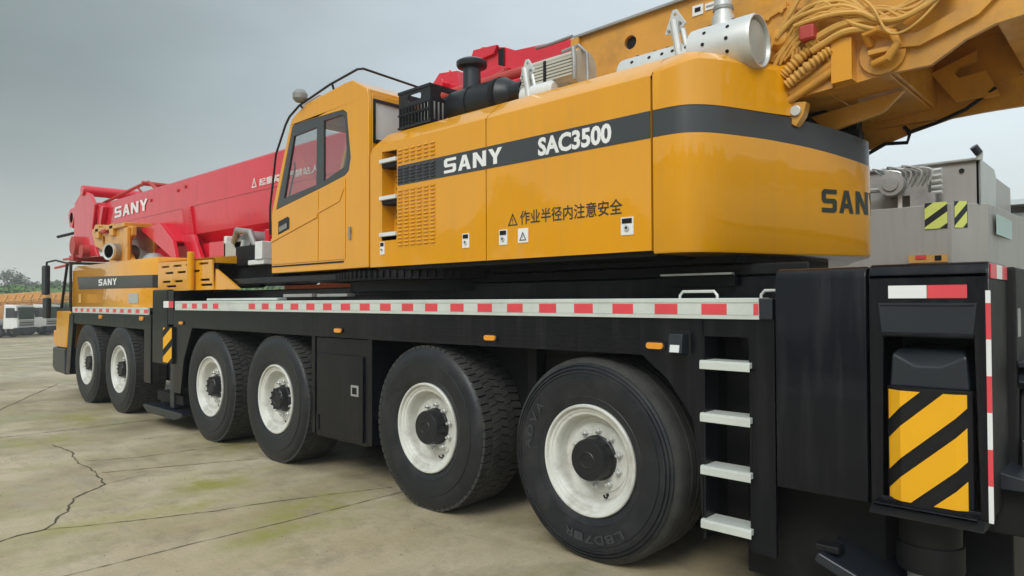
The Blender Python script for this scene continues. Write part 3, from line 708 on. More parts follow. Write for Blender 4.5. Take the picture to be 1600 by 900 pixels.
b = MB(); b.faces([(-12.42, .03, 1.6), (-11.70, .03, 1.6), (-11.76, .03, 2.41), (-11.95, .03, 2.41)], [(0, 1, 2, 3)], 'glass'); b.build('side_window', fc)
b = MB(); b.box(-12.0, -11.9, .3, 1.1, 1.5, 2.2, 'plastic'); b.build('seat', fc)
b = MB(); b.tube([(-11.95, .02, 2.43), (-12.4, -.05, 2.50), (-12.80, -.10, 2.48), (-12.84, -.10, 2.36)], .018, 'plastic', seg=8)
mir = b.build('mirror_arm', fc)
b = MB(); b.box(-12.98, -12.70, -.15, -.06, 1.85, 2.42, 'plastic'); b.box(-12.94, -12.64, -.14, -.05, 1.40, 1.80, 'plastic'); b.build('mirror', mir, bevel=.03)

# ---- slewing ring and turntable base
b = MB(); n = 120
b.lathe([(1.28, 1.80), (1.28, 1.90), (1.42, 1.905), (1.42, 1.985), (0, 1.99)], (-2.65, YC, 0), (0, 0, 1), 'matt_black', seg=72)
for i in range(n):
    a = 2*PI*i/n; b.box(1.42, 1.445, -.014, .014, 1.92, 1.985, 'matt_black', Matrix.Translation((-2.65, YC, 0)) @ Matrix.Rotation(a, 4, 'Z'))
b.build('slewing_ring', crane)
b = MB(); b.box(-5.3, .75, .62, 2.34, 1.95, 2.06, 'matt_black'); b.box(-2.5, .45, .14, 2.80, 1.985, 2.05, 'matt_black'); b.box(-5.5, -2.6, .16, .60, 1.92, 1.985, 'black')
b.build('turntable_base', crane, bevel=.008)
b = MB(); b.tube([(-6.6, .55, 2.2), (-6.4, .5, 2.02), (-6.0, .5, 1.95), (-5.4, .5, 1.95)], .07, 'matt_black'); b.prism([(-6.55, 1.93), (-5.3, 1.93), (-5.0, 2.02), (-4.4, 2.06), (-4.4, 2.14), (-6.7, 2.22)], 'y', .45, 1.2, 'matt_black'); b.build('winch_tray', crane, bevel=.02)
b = MB(); b.box(-6.52, -5.95, .50, .60, 2.22, 2.52, 'light_grey'); b.box(-6.52, -6.44, .5, .62, 2.22, 2.60, 'white'); b.box(-6.0, -5.9, .45, .9, 2.3, 2.42, 'light_grey'); b.build('winch_guard', crane, bevel=.02)
b = MB(); b.cyl((-5.95, .55, 2.52), (-5.95, 1.0, 2.52), .12, 'dull_steel'); b.cyl((-6.1, .50, 2.50), (-6.1, .56, 2.50), .10, 'grey'); b.tube([(-6.2, .5, 2.5), (-6.0, .45, 2.64), (-5.7, .48, 2.60), (-5.6, .5, 2.4)], .04, 'dull_steel'); b.build('winch_motor', crane)
b = MB(); b.box(-5.95, -5.42, .40, .80, 2.16, 2.42, 'matt_black'); b.build('valve_block', crane, bevel=.02)
b = MB(); b.box(-5.5, -5.1, .35, .55, 2.16, 2.22, 'white'); b.box(-5.28, -5.1, .33, .5, 2.22, 2.44, 'white'); b.cyl((-5.45, .6, 2.35), (-5.45, .6, 2.62), .05, 'red'); b.build('small_tray', crane, bevel=.01)

# ---- operator cab
win = [(-4.33, 2.72), (-3.99, 3.57), (-3.93, 3.60), (-3.03, 3.575), (-2.95, 3.53), (-2.885, 3.10), (-2.92, 2.97), (-2.99, 2.93), (-3.43, 2.855)]
g1 = [(-4.16, 2.83), (-3.95, 3.47), (-3.50, 3.485), (-3.51, 2.90)]
g2 = [(-3.37, 2.92), (-3.37, 3.53), (-3.04, 3.53), (-2.99, 3.47), (-2.955, 3.10), (-2.98, 3.02)]
outline = [(-4.42, 2.02), (-4.42, 2.70), (-4.03, 3.60), (-3.99, 3.66), (-3.90, 3.70), (-3.70, 3.765), (-2.98, 3.83), (-2.86, 3.83), (-2.62, 3.70), (-2.595, 3.62), (-2.595, 2.02)]
CY0, CY1 = .10, .86
b = MB()
b.prism(outline, 'y', CY0, CY0+.04, 'yellow', holes=[list(reversed(win))]); b.prism(outline, 'y', CY1-.04, CY1, 'yellow', holes=[list(reversed(win))])
roof = [(-3.99, 3.66), (-3.90, 3.70), (-3.70, 3.765), (-2.98, 3.83), (-2.86, 3.83), (-2.62, 3.70)]
for p, q in zip(roof[:-1], roof[1:]):
    b.prism([p, q, (q[0], q[1]-.04), (p[0], p[1]-.04)], 'y', CY0+.04, CY1-.04, 'yellow')
b.box(-4.42, -2.595, CY0+.04, CY1-.04, 2.02, 2.06, 'yellow')
b.prism([(CY0+.04, 2.06), (CY1-.04, 2.06), (CY1-.04, 3.66), (CY0+.04, 3.66)], 'x', -2.635, -2.595, 'yellow', holes=[[(.16, 3.2), (.16, 3.60), (.72, 3.60), (.72, 3.2)]])
b.box(-4.42, -4.36, CY0+.04, CY1-.04, 2.06, 2.55, 'yellow')
oc = b.build('operator_cab', crane, bevel=.022, segs=3)
b = MB(); b.prism(win, 'y', CY0+.004, CY0+.03, 'stripe', holes=[list(reversed(g1)), list(reversed(g2))]); wf = b.build('window_frame', oc, bevel=.004)
b = MB(); b.prism(win, 'y', CY1-.03, CY1-.01, 'plastic', holes=[list(reversed(g1)), list(reversed(g2))]); wf2 = b.build('window_frame', oc)
for f_, y in ((wf, CY0+.02), (wf2, CY1-.02)):
    for g in (g1, g2):
        b = MB(); b.faces([(x, y, z) for x, z in g], [tuple(range(len(g)))], 'glass'); b.build('window_pane', oc)
b = MB(); b.faces([(-4.40, CY0+.04, 2.6), (-4.40, CY1-.04, 2.6), (-4.02, CY1-.04, 3.62), (-4.02, CY0+.04, 3.62)], [(0, 1, 2, 3)], 'glass'); b.build('windscreen', oc)
b = MB(); b.box(-2.612, -2.606, .16, .72, 3.2, 3.60, 'lens'); b.build('rear_window', oc)
b = MB(); b.prism([(.15, 3.19), (.73, 3.19), (.73, 3.61), (.15, 3.61)], 'x', -2.60, -2.588, 'plastic', holes=[[(.18, 3.23), (.18, 3.58), (.70, 3.58), (.70, 3.23)]]); b.build('window_seal', oc, bevel=.003)
# doors: proud panels either side of the seam
b = MB(); b.prism([(-4.405, 2.115), (-3.456, 2.115), (-3.456, 2.835), (-4.33, 2.695), (-4.405, 2.68)], 'y', CY0-.008, CY0, 'yellow'); dr = b.build('door', oc, bevel=.004)
b = MB(); b.prism([(-3.444, 2.115), (-2.97, 2.115), (-2.97, 2.90), (-3.43, 2.838)], 'y', CY0-.008, CY0, 'yellow')
b.build('door', oc, bevel=.004)
b = MB(); b.prism([(-4.405, 2.40), (-3.46, 2.60), (-3.46, 2.56), (-4.405, 2.36)], 'y', CY0-.018, CY0-.008, 'yellow'); b.prism([(-3.44, 2.60), (-3.06, 2.68), (-2.98, 2.80), (-3.0, 2.82), (-3.10, 2.71), (-3.44, 2.64)], 'y', CY0-.016, CY0-.008, 'yellow'); b.build('door_crease', oc, bevel=.006)
b = MB(); b.prism([(-4.25, 2.425), (-4.02, 2.475), (-4.02, 2.60), (-4.05, 2.62), (-4.25, 2.58)], 'y', CY0-.016, CY0-.008, 'plastic'); b.prism([(-4.22, 2.46), (-4.06, 2.495), (-4.06, 2.55), (-4.22, 2.515)], 'y', CY0-.024, CY0-.016, 'dull_steel'); b.build('door_handle', oc, bevel=.004)
b = MB(); b.box(-2.90, -2.87, CY0-.018, CY0-.001, 2.30, 2.42, 'dull_steel'); b.box(-2.95, -2.87, CY0-.010, CY0-.001, 2.36, 2.385, 'yellow'); b.build('latch', oc)
b = MB(); b.box(-4.40, -3.0, CY0-.006, CY0-.001, 2.085, 2.10, 'matt_black'); b.build('sill_seam', oc)
b = MB(); b.box(-3.7, -3.25, .35, .75, 2.3, 2.75, 'plastic'); b.prism([(-3.3, 2.7), (-3.2, 3.35), (-3.1, 3.35), (-3.15, 2.6)], 'y', .58, .80, 'plastic'); b.build('seat', oc, bevel=.05, segs=3)
b = MB(); b.tube([(-4.10, .13, 2.84), (-4.02, .13, 3.02), (-3.97, .13, 3.14), (-3.99, .13, 3.20)], .010, 'plastic', seg=8); b.build('grab_handle', oc)
b = MB()
b.tube([(-4.44, .09, 2.45), (-4.44, .09, 2.75), (-4.31, .09, 3.33), (-4.10, .09, 3.62), (-4.02, .09, 3.69), (-3.82, .09, 3.77), (-3.25, .10, 3.87), (-2.80, .12, 3.925), (-2.76, .16, 3.93), (-2.76, .86, 3.90)], .012, 'plastic', seg=8)
for x in (-3.8, -3.2): b.tube([(x, .09, 3.77+(x+3.82)*.17), (x, .16, 3.70)], .012, 'plastic', seg=8)
b.tube([(-4.02, .80, 3.68), (-3.82, .80, 3.77), (-2.76, .86, 3.90)], .014, 'plastic', seg=8)
gr = b.build('roof_guard', oc)
b = MB(); b.tube([(-3.95, .2, 3.68), (-3.93, .2, 3.82), (-3.6, .2, 3.86), (-3.4, .2, 3.80)], .010, 'steel', seg=8); b.tube([(-3.6, .3, 3.76), (-3.5, .3, 3.9), (-3.35, .3, 3.9), (-3.3, .3, 3.78)], .010, 'steel', seg=8); b.cyl((-3.1, .3, 3.8), (-3.1, .3, 3.88), .03, 'red', seg=12); b.build('roof_pipe', oc)
b = MB(); b.lathe([(0, .0), (.05, .0), (.075, .03), (.078, .08), (.05, .12), (0, .13)], (-3.75, .06, 3.79), (0, 0, 1), 'dull_steel', seg=20); b.build('roof_lamp', oc)

# ---- machinery hood
HY = .10
rec = [(-2.385, 2.285), (-2.385, 3.065), (-2.165, 3.055), (-2.165, 2.285)]
def hood_section(x0, x1, holes=(), front=False):
    b = MB()
    b.prism([(x0, 2.02), (x1, 2.02), (x1, 3.125), (x0, 3.125)] if not front else [(x0, 2.02), (x1, 2.02), (x1, 3.125), (x0+.05, 3.125), (x0, 3.07)], 'y', HY, HY+.025, 'yellow', holes=[list(reversed(h)) for h in holes])
    b.prism([(HY, 3.115), (HY+.025, 3.150), (.27, 3.275), (.36, 3.29), (1.0, 3.30), (1.0, 3.1), (.3, 3.1), (HY+.025, 3.1)], 'x', x0+(.05 if front else 0), x1, 'yellow')
    b.box(x0, x0+.03, HY+.025, .9, 2.02, 3.09, 'yellow'); b.box(x1-.03, x1, HY+.025, .9, 2.02, 3.09, 'yellow')
    b.box(x0+.03, x1-.03, HY+.025, .9, 2.02, 2.05, 'matt_black')
    return b.build('hood_panel', crane, sharp=20)
h1 = hood_section(-2.565, -1.047, [rec], True); h2_ = hood_section(-1.037, .430)
b = MB(); b.box(-1.047, -1.037, .115, .3, 2.03, 3.12, 'matt_black'); b.box(.430, .446, .125, .8, 2.03, 3.15, 'matt_black'); b.build('panel_gap', crane)
# step recess
b = MB(); b.box(-2.385, -2.165, .24, .25, 2.285, 3.06, 'yellow'); b.box(-2.395, -2.385, HY+.025, .25, 2.28, 3.07, 'yellow'); b.box(-2.165, -2.155, HY+.025, .25, 2.28, 3.07, 'yellow'); b.box(-2.385, -2.165, HY+.025, .24, 2.275, 2.285, 'yellow')
for zb in (2.42, 2.74): 
    for i in range(3):
        for j in range(4): b.cyl((-2.34+i*.06, .2405, zb+j*.055), (-2.34+i*.06, .236, zb+j*.055), .014, 'matt_black', seg=10)
sr = b.build('step_recess', h1)
for z in (2.30, 2.63, 2.965):
    b = MB(); b.box(-2.40, -2.16, .075, .22, z-.01, z+.025, 'white'); b.box(-2.39, -2.17, .10, .23, z-.05, z-.01, 'matt_black'); b.build('step', h1, bevel=.004)
# stripe and louvres
b = MB(); b.box(-2.15, -1.047, HY-.003, HY, 2.73, 2.902, 'stripe'); st1 = b.build('stripe', h1)
b = MB(); b.box(-1.037, .430, HY-.003, HY, 2.73, 2.902, 'stripe'); st2 = b.build('stripe', h2_)
def louvres(z0, z1, rows, k, parent, y):
    b = MB()
    for r in range(rows):
        z = z0+(z1-z0)*(r+.5)/rows
        for c in range(6):
            x = -2.15+c*.088
            b.prism([(y, z-.010), (y-.013, z-.008), (y, z+.010)], 'x', x+.004, x+.064, k)
    b.build('louvre', parent, bevel=.002)
louvres(2.19, 2.70, 16, 'yellow', h1, HY-.0005); louvres(2.925, 3.06, 4, 'yellow', h1, HY-.0005); louvres(2.745, 2.89, 5, 'stripe', h1, HY-.0035)
L_ = [(-1.515, -1.305), (-1.275, -1.06)]
def two_logo():
    w_ = (-.875+1.525)/(4+.16*3)
    for ch0, pr in ((0, h1), (3, h2_)): pass
logo(onside(HY-.005), 'decal_white', st1, -1.53, -.865, 2.755, 2.876)
text('SAC3500', onside(HY-.005), 'decal_white', st2, -.505, .135, 2.748, 2.882, bold=.038)
text('作业半径内注意安全', onside(HY-.002), 'decal_black', h2_, -.685, .215, 2.268, 2.372, bold=.012)
def warn(x, z, s, y, k, parent):
    b = MB(); P = [(x, z), (x+s, z), (x+s/2, z+s*.95)]; Q = [(x+s*.17, z+s*.09), (x+s*.83, z+s*.09), (x+s/2, z+s*.74)]
    b.faces([(p[0], y, p[1]) for p in P+Q], [(0, 1, 4, 3), (1, 2, 5, 4), (2, 0, 3, 5)], k)
    b.faces([(x+s*.47, y, z+s*.26), (x+s*.53, y, z+s*.26), (x+s*.53, y, z+s*.55), (x+s*.47, y, z+s*.55)], [(0, 1, 2, 3)], k); b.faces([(x+s*.47, y, z+s*.15), (x+s*.53, y, z+s*.15), (x+s*.53, y, z+s*.21), (x+s*.47, y, z+s*.21)], [(0, 1, 2, 3)], k)
    return b.build('warning_triangle', parent)
warn(-.81, 2.268, .10, HY-.002, 'decal_black', h2_)
for x, wd, pr in ((-2.41, .065, h1), (-1.31, .078, h1), (-.90, .085, h2_), (.205, .095, h2_)):
    b = MB(); b.box(x, x+wd, HY-.005, HY-.0005, 2.13, 2.245, 'decal_white'); b.box(x+.01, x+wd-.01, HY-.009, HY-.0055, 2.205, 2.237, 'matt_black'); b.cyl((x+wd/2, HY-.005, 2.175), (x+wd/2, HY-.016, 2.175), wd*.2, 'steel', seg=14); b.cyl((x+wd/2, HY-.016, 2.175), (x+wd/2, HY-.018, 2.175), wd*.09, 'matt_black', seg=10); b.build('lock_plate', pr)
b = MB(); b.box(-.705, -.605, HY-.005, HY-.0005, 2.135, 2.24, 'decal_white'); b.build('warning_sticker', h2_); warn(-.69, 2.15, .07, HY-.007, 'decal_black', h2_)

# ---- counterweight tail
ctrl = [(.446, .10), (.60, .108), (.70, .155), (.79, .27), (.88, .48), (.99, .76), (1.115, 1.02), (1.215, 1.22), (1.285, 1.38)]
def cat(P, n):
    out_ = []
    for i in range(len(P)-1):
        p0 = Vector(P[max(i-1, 0)]); p1 = Vector(P[i]); p2 = Vector(P[i+1]); p3 = Vector(P[min(i+2, len(P)-1)])
        for j in range(n):
            t = j/n; out_.append(tuple(.5*((2*p1)+(-p0+p2)*t+(2*p0-5*p1+4*p2-p3)*t*t+(-p0+3*p1-3*p2+p3)*t**3)))
    return out_+[tuple(P[-1])]
tailp = cat(ctrl+[(1.308, YC)]+[(x, 2*YC-y) for x, y in reversed(ctrl)], 6)
def zt(t): q = min(max((min(t, 1-t)-.24)/.26, 0), 1); return 2.73-.105*q*q*(3-2*q)
b = MB(); b.loft(tailp, [(2.0, .008, 'yellow'), (2.012, .0, 'yellow'), (lambda t: zt(t), 0, 'yellow')], caps=True)
ta = b.build('counterweight', crane, sharp=40)
tl = [tailp[i] for i in range(len(tailp))]
b = MB(); b.loft([p for p in tl], [(lambda t: zt(t)+.0005, .004, 'stripe'), (lambda t: zt(t)+.172, .004, 'stripe')], caps=True); b.build('stripe', ta, sharp=40)
cappath = [p for p in tl if p[1] < .88 and p[0] < 1.2 and tl.index(p) < len(tl)//2]
b = MB(); b.loft(cappath+[(.93, .885), (.446, .90)], [(2.9025, .0, 'yellow'), (lambda t: 3.125+.06*min(t/.4, 1), 0, 'yellow'), (lambda t: 3.165+.045*min(t/.4, 1), lambda t: .02 if t < .9 else 0, 'yellow'), (lambda t: 3.275-.03*min(t/.4, 1), lambda t: (.17-.11*min(t/.4, 1)) if t < .93 else 0, 'yellow')], caps=True)
b.build('counterweight_cap', crane, sharp=28)
b = MB(); b.loft([(x, 2*YC-y) for x, y in reversed(cappath+[(.93, .885), (.446, .90)])], [(2.9025, .0, 'yellow'), (3.12, 0, 'yellow'), (3.235, .07, 'yellow')], caps=True); b.build('counterweight_cap', crane, sharp=28)
def along(path):
    cum = [0]
    for p, q in zip(path[:-1], path[1:]): cum.append(cum[-1]+math.hypot(q[0]-p[0], q[1]-p[1]))
    def f(u, v, off=.004):
        for i in range(len(cum)-1):
            if cum[i+1] >= u or i == len(cum)-2:
                t = (u-cum[i])/(cum[i+1]-cum[i]); p, q = path[i], path[i+1]; d = Vector((q[0]-p[0], q[1]-p[1])).normalized()
                return (p[0]+(q[0]-p[0])*t+d.y*off, p[1]+(q[1]-p[1])*t-d.x*off, v)
    return f, cum
fmap, cum = along(tailp)
UY = next(c for c, p in zip(cum, tailp) if p[1] > .99)
LOGO_U0 = UY
logo(fmap, 'decal_black', ta, 1.275, 1.85, 2.285, 2.44)
b = MB(); b.cyl((.55, YC+.15, 2.905), (.55, YC+.15, 2.96), .5, 'dull_steel', seg=40); b.build('counterweight_boss', crane, bevel=.02)

# ---- turntable side frames carrying the boom foot
fr = [(-.78, 3.05), (-.78, 3.86), (-.74, 3.895), (.45, 3.915), (1.1, 3.98), (2.2, 4.25), (3.3, 4.35), (3.6, 3.9), (3.3, 3.42), (2.6, 3.27), (2.12, 3.22), (1.98, 3.17), (1.81, 3.065), (1.58, 3.065), (1.22, 3.03), (1.0, 3.01), (.95, 2.92), (.3, 2.92)]
hole1 = circ(-.24, 3.73, .055, 16); slot = rrect(2.35, 2.85, 3.55, 3.75, .08)
for y0, y1 in ((.90, .935), (2.03, 2.065)):
    b = MB(); b.prism(fr, 'y', y0, y1, 'frame_yellow', holes=[list(reversed(hole1)), list(reversed(slot))])
    if y0 < 1:
        b.box(-.80, -.72, .86, .90, 3.2, 3.89, 'frame_yellow')
        b.prism([(.5, 3.45), (1.0, 3.62), (1.0, 3.66), (.5, 3.50)], 'y', .84, .90, 'frame_yellow')
        b.prism([(1.29, 3.045), (1.41, 3.05), (1.41, 3.31), (1.29, 3.32)], 'y', .80, .90, 'yellow')
        b.prism([(1.0, 3.012), (1.28, 3.035), (1.28, 3.24), (1.02, 3.16)], 'y', .86, .90, 'frame_yellow')
        b.prism([(-.77, 3.89), (.45, 3.91), (.45, 3.93), (-.77, 3.91)], 'y', .86, .96, 'dull_steel')
        b.prism([(1.45, 3.30), (1.75, 3.26), (2.02, 3.36), (2.2, 3.50), (2.2, 3.42), (2.05, 3.28), (1.76, 3.18), (1.5, 3.22)], 'y', .86, .90, 'frame_yellow')
    tf = b.build('turntable_frame', crane, bevel=.012)
    if y0 < 1: tframe = tf
b = MB(); b.cyl((-.24, .93, 3.73), (-.24, 1.2, 3.73), .053, 'matt_black', seg=16); b.build('bore_lining', tframe)
b = MB()
for p, q in (((.30, 2.93), (1.0, 3.02)), ((1.0, 3.02), (1.22, 3.04)), ((1.22, 3.04), (1.58, 3.075)), ((2.12, 3.23), (2.6, 3.28)), ((2.6, 3.28), (3.3, 3.43)), ((3.3, 3.43), (3.58, 3.9))):
    b.prism([p, q, (q[0], q[1]+.03), (p[0], p[1]+.03)], 'y', .936, 2.029, 'frame_yellow')
b.box(1.58, 3.3, .936, 2.029, 3.52, 3.55, 'frame_yellow')
b.box(1.585, 1.61, .936, 2.029, 3.08, 3.52, 'frame_yellow')
b.prism([(.95, 3.0), (1.08, 2.84), (1.22, 2.86), (1.45, 2.93), (1.7, 2.99), (1.95, 3.0), (2.3, 3.0), (2.7, 3.1), (2.6, 3.27), (2.0, 3.2), (1.6, 3.07), (1.2, 3.035)], 'y', 2.031, 2.066, 'frame_yellow'); b.prism([(.98, 2.99), (1.1, 2.86), (1.45, 2.94), (1.58, 3.06)], 'y', 1.30, 1.34, 'frame_yellow')
b.build('cross_member', crane, bevel=.008)
b = MB(); b.prism([(1.60, 3.30), (1.88, 3.40), (1.87, 3.335), (1.77, 3.31), (1.745, 3.27), (1.77, 3.235), (1.93, 3.25), (2.0, 3.07), (1.75, 3.07)], 'y', 1.90, 1.96, 'frame_yellow'); b.prism(rrect(2.15, 2.35, 3.30, 3.37, .03), 'y', 1.97, 2.0, 'matt_black'); b.build('slotted_lug', crane, bevel=.006)
# dark clutter under the frame behind the hood
b = MB(); b.box(.2, .98, .95, 2.0, 2.905, 2.98, 'matt_black'); b.cyl((1.02, 1.1, 2.86), (1.02, 1.9, 2.86), .07, 'matt_black'); 
for i in range(14):
    x = .98+.22*random.random(); y = 1.3+.75*random.random(); z = 2.76+.22*random.random(); b.box(x-.05, x+.05, y-.06, y+.06, z-.04, z+.05, 'matt_black')
b.build('swivel_fittings', crane)
b = MB(); b.tube([(1.13, 2.0, 2.80), (1.28, 2.0, 2.87), (1.42, 2.02, 2.86), (1.44, 2.02, 2.93), (1.40, 2.02, 2.98)], .014, 'matt_black', seg=6); b.tube([(1.42, 2.02, 2.93), (1.62, 2.0, 2.97), (1.80, 1.95, 3.02), (1.98, 1.9, 3.12)], .013, 'matt_black', seg=6); b.build('cable', crane)
b = MB(); b.prism([(.99, 2.88), (1.05, 2.83), (1.10, 2.90), (1.12, 2.98), (1.0, 3.0)], 'y', .85, .93, 'frame_yellow'); b.cyl((1.055, .83, 2.93), (1.055, .95, 2.93), .035, 'steel', seg=14); b.build('lug', tframe, bevel=.006)
# bolted drum flange
b = MB(); b.lathe([(0, -.10), (.05, -.09), (.075, -.06), (.085, -.03), (.15, -.03), (.155, -.02), (.215, -.02), (.22, 0), (.22, .03)], (.97, .88, 3.42), (0, 1, 0), 'frame_yellow', seg=40)
for i in range(12):
    a = 2*PI*i/12; c = (.97+.185*math.cos(a), .87, 3.42+.185*math.sin(a)); b.cyl(c, (c[0], .835, c[2]), .015, 'frame_yellow', seg=6)
b.build('drum_flange', tframe, bevel=.003)
# lifting eye
b = MB(); b.tube([(1.50, .86, 3.245), (1.49, .80, 3.30), (1.57, .78, 3.31), (1.64, .80, 3.27), (1.66, .80, 3.20), (1.61, .80, 3.13), (1.52, .84, 3.12)], .026, 'frame_yellow', seg=10); b.prism(circ(1.56, 3.19, .13, 20), 'y', .87, .90, 'frame_yellow'); b.box(1.50, 1.62, .80, .87, 3.17, 3.20, 'frame_yellow'); b.build('lifting_eye', tframe, bevel=.004)
b = MB(); b.box(.30, .385, .893, .8995, 3.775, 3.85, 'decal_white'); b.box(.32, .365, .889, .892, 3.80, 3.83, 'matt_black'); b.build('warning_sticker', tframe)
b = MB(); b.box(.40, .50, .893, .8995, 3.79, 3.84, 'decal_white'); b.box(.41, .49, .889, .892, 3.81, 3.82, 'dull_steel'); b.build('warning_sticker', tframe)
# hoses
def smooth(P, n=6): return cat([Vector(p) for p in P], n) if False else [tuple(v) for v in cat3(P, n)]
def cat3(P, n):
    P = [Vector(p) for p in P]; o_ = []
    for i in range(len(P)-1):
        p0, p1, p2, p3 = P[max(i-1, 0)], P[i], P[i+1], P[min(i+2, len(P)-1)]
        for j in range(n):
            t = j/n; o_.append(.5*((2*p1)+(-p0+p2)*t+(2*p0-5*p1+4*p2-p3)*t*t+(-p0+3*p1-3*p2+p3)*t**3))
    return o_+[P[-1]]
H = [([(.84, .8, 3.15), (.84, .8, 3.25), (.96, .8, 3.44), (1.07, .8, 3.59), (1.16, .82, 3.75), (1.2, .9, 4.0)], .014),
 ([(.90, .82, 3.12), (.91, .82, 3.21), (1.04, .82, 3.42), (1.16, .82, 3.54), (1.3, .84, 3.63), (1.4, .9, 3.9)], .015),
 ([(.96, .78, 3.41), (1.07, .78, 3.5), (1.23, .78, 3.52), (1.38, .78, 3.5), (1.5, .78, 3.42), (1.61, .78, 3.33), (1.73, .78, 3.35), (1.89, .8, 3.43), (2.0, .88, 3.6)], .015),
 ([(.99, .80, 3.47), (1.15, .80, 3.56), (1.3, .80, 3.56), (1.45, .80, 3.50), (1.53, .8, 3.42), (1.66, .8, 3.41), (1.79, .8, 3.46), (1.9, .88, 3.6)], .016),
 ([(1.08, .76, 3.45), (1.28, .76, 3.46), (1.46, .76, 3.43), (1.58, .76, 3.35), (1.7, .76, 3.33), (1.83, .76, 3.37), (1.95, .8, 3.46)], .015),
 ([(1.17, .78, 3.31), (1.21, .8, 3.35), (1.34, .8, 3.39), (1.47, .8, 3.39), (1.6, .8, 3.34), (1.68, .88, 3.30)], .028),
 ([(1.18, .78, 3.27), (1.25, .78, 3.30), (1.38, .78, 3.34), (1.52, .8, 3.32), (1.62, .88, 3.27)], .022),
 ([(1.40, .8, 3.60), (1.54, .74, 3.44), (1.62, .74, 3.27), (1.7, .74, 3.24), (1.8, .74, 3.29), (1.9, .8, 3.42)], .008),
 ([(1.2, .82, 3.5), (1.35, .8, 3.44), (1.45, .77, 3.36), (1.6, .78, 3.30), (1.75, .8, 3.36), (1.95, .84, 3.5)], .013)]
rnd = random.Random(4)
for i in range(12):
    j = lambda a: a+rnd.uniform(-.05, .05)
    P = [(.92+.03*i % .2, .83, 3.25+.02*(i % 4)), (j(1.10), .80, j(3.44)), (j(1.28), .78, j(3.52)), (j(1.42), .78, j(3.48)), (j(1.56), .78, j(3.40)), (j(1.72), .79, j(3.38)), (j(1.90), .82, j(3.50)), (2.05, .88, 3.62)]
    H.append((P, rnd.choice((.007, .009, .011))))
for P, r in H:
    b = MB(); b.tube(cat3(P, 7), r, 'hose', seg=8); b.build('hydraulic_hose', crane)
b = MB()     # ribbed hose
P = cat3([(.99, .80, 3.16), (1.10, .80, 3.25), (1.22, .82, 3.34)], 12); b.tube(P, lambda t: .034+.007*(1 if int(t*26) % 2 else -1), 'hose', seg=12); b.build('ribbed_hose', crane)
b = MB(); P = cat3([(1.02, .78, 3.09), (1.16, .78, 3.18), (1.29, .80, 3.26)], 12); b.tube(P, lambda t: .030+.006*(1 if int(t*26) % 2 else -1), 'hose', seg=12); b.build('ribbed_hose', crane)
b = MB(); b.cyl((1.02, .85, 3.045), (1.33, .85, 3.21), .035, 'frame_yellow', seg=16); b.cyl((1.0, .84, 3.0), (1.30, .84, 3.14), .028, 'frame_yellow', seg=16); b.build('hydraulic_cylinder', crane)
b = MB(); b.box(1.125, 1.215, .72, .80, 3.335, 3.425, 'sign_red'); b.build('junction_box', crane, bevel=.012)
b = MB(); b.tube([(1.15, .78, 3.33), (1.30, .84, 3.18)], .014, 'hose', seg=8); b.build('hose_clamp', crane)

# ---- boom
bp_ = [(.90, 3.26), (.90, 3.70), (.93, 3.73), (2.03, 3.73), (2.06, 3.70), (2.06, 3.26), (2.0, 2.80), (1.80, 2.62), (1.48, 2.57), (1.16, 2.62), (.96, 2.80)]
b = MB(); b.prism(bp_, 'x', -13.0, -.9, 'red'); boom = b.build('boom', crane, sharp=40)
b = MB(); b.box(-13.0, -.9, .893, .90, 3.245, 3.262, 'red'); b.build('seam_strip', boom)
b = MB(); col_ = [(.87, 3.24), (.93, 2.78), (1.14, 2.58), (1.48, 2.53), (1.82, 2.58), (2.03, 2.78), (2.09, 3.24)]
for x_ in (-8.90, -8.60): b.prism(col_, 'x', x_, x_+.06, 'red')
for x_ in (-8.75, ): b.prism([(y, z) for y, z in col_], 'x', x_-.09, x_+.15, 'red')
b.prism([(-8.9, 2.78), (-8.4, 2.78), (-8.1, 2.4), (-7.2, 2.05), (-6.9, 2.0), (-8.1, 2.0), (-8.35, 2.3)], 'y', .86, .92, 'red'); b.prism([(-8.9, 2.78), (-8.4, 2.78), (-8.1, 2.4), (-7.2, 2.05), (-6.9, 2.0), (-8.1, 2.0), (-8.35, 2.3)], 'y', 2.04, 2.1, 'red'); b.box(-8.5, -7.2, .92, 2.04, 2.0, 2.2, 'red'); b.prism([(-12.6, 2.70), (-12.6, 2.42), (-8.4, 2.2), (-6.6, 2.2), (-6.4, 2.60)], 'y', .98, 1.98, 'red'); b.prism([(-7.9, 2.35), (-7.2, 2.05), (-5.9, 2.0), (-5.9, 2.6), (-7.9, 2.62)], 'y', .90, .98, 'red')
for i in range(9): b.cyl((-8.56, .862, 2.70+i*.06), (-8.56, .88, 2.70+i*.06), .014, 'red', seg=6)
b.build('boom_rest', crane, bevel=.01)
b = MB(); b.prism([(-10.2, 2.98), (-9.3, 3.02), (-8.75, 2.70), (-8.62, 2.42), (-8.75, 2.40), (-9.3, 2.62)], 'y', .68, .74, 'red'); b.prism([(-10.2, 2.98), (-9.3, 3.02), (-8.75, 2.70), (-8.75, 2.67), (-9.3, 2.98), (-10.2, 2.94)], 'y', .74, .95, 'red'); b.build('guide_plate', crane, bevel=.008)
b = MB(); b.cyl((-8.4, YC, 2.42), (-4.2, YC, 2.30), .26, 'red', seg=32); b.cyl((-8.9, YC, 2.43), (-8.4, YC, 2.42), .15, 'steel', seg=24); b.build('luffing_cylinder', crane)
b = MB()
b = None
for x, z in ((-10.3, 3.52), (-9.1, 3.56), (-8.8, 3.59)):
    b = MB(); b.cyl((x, .88, z), (x, .90, z), .03, 'sign_red', seg=10); b.build('boss', boom)
logo(onside(.888), 'decal_white', boom, -12.2, -10.45, 3.36, 3.57)
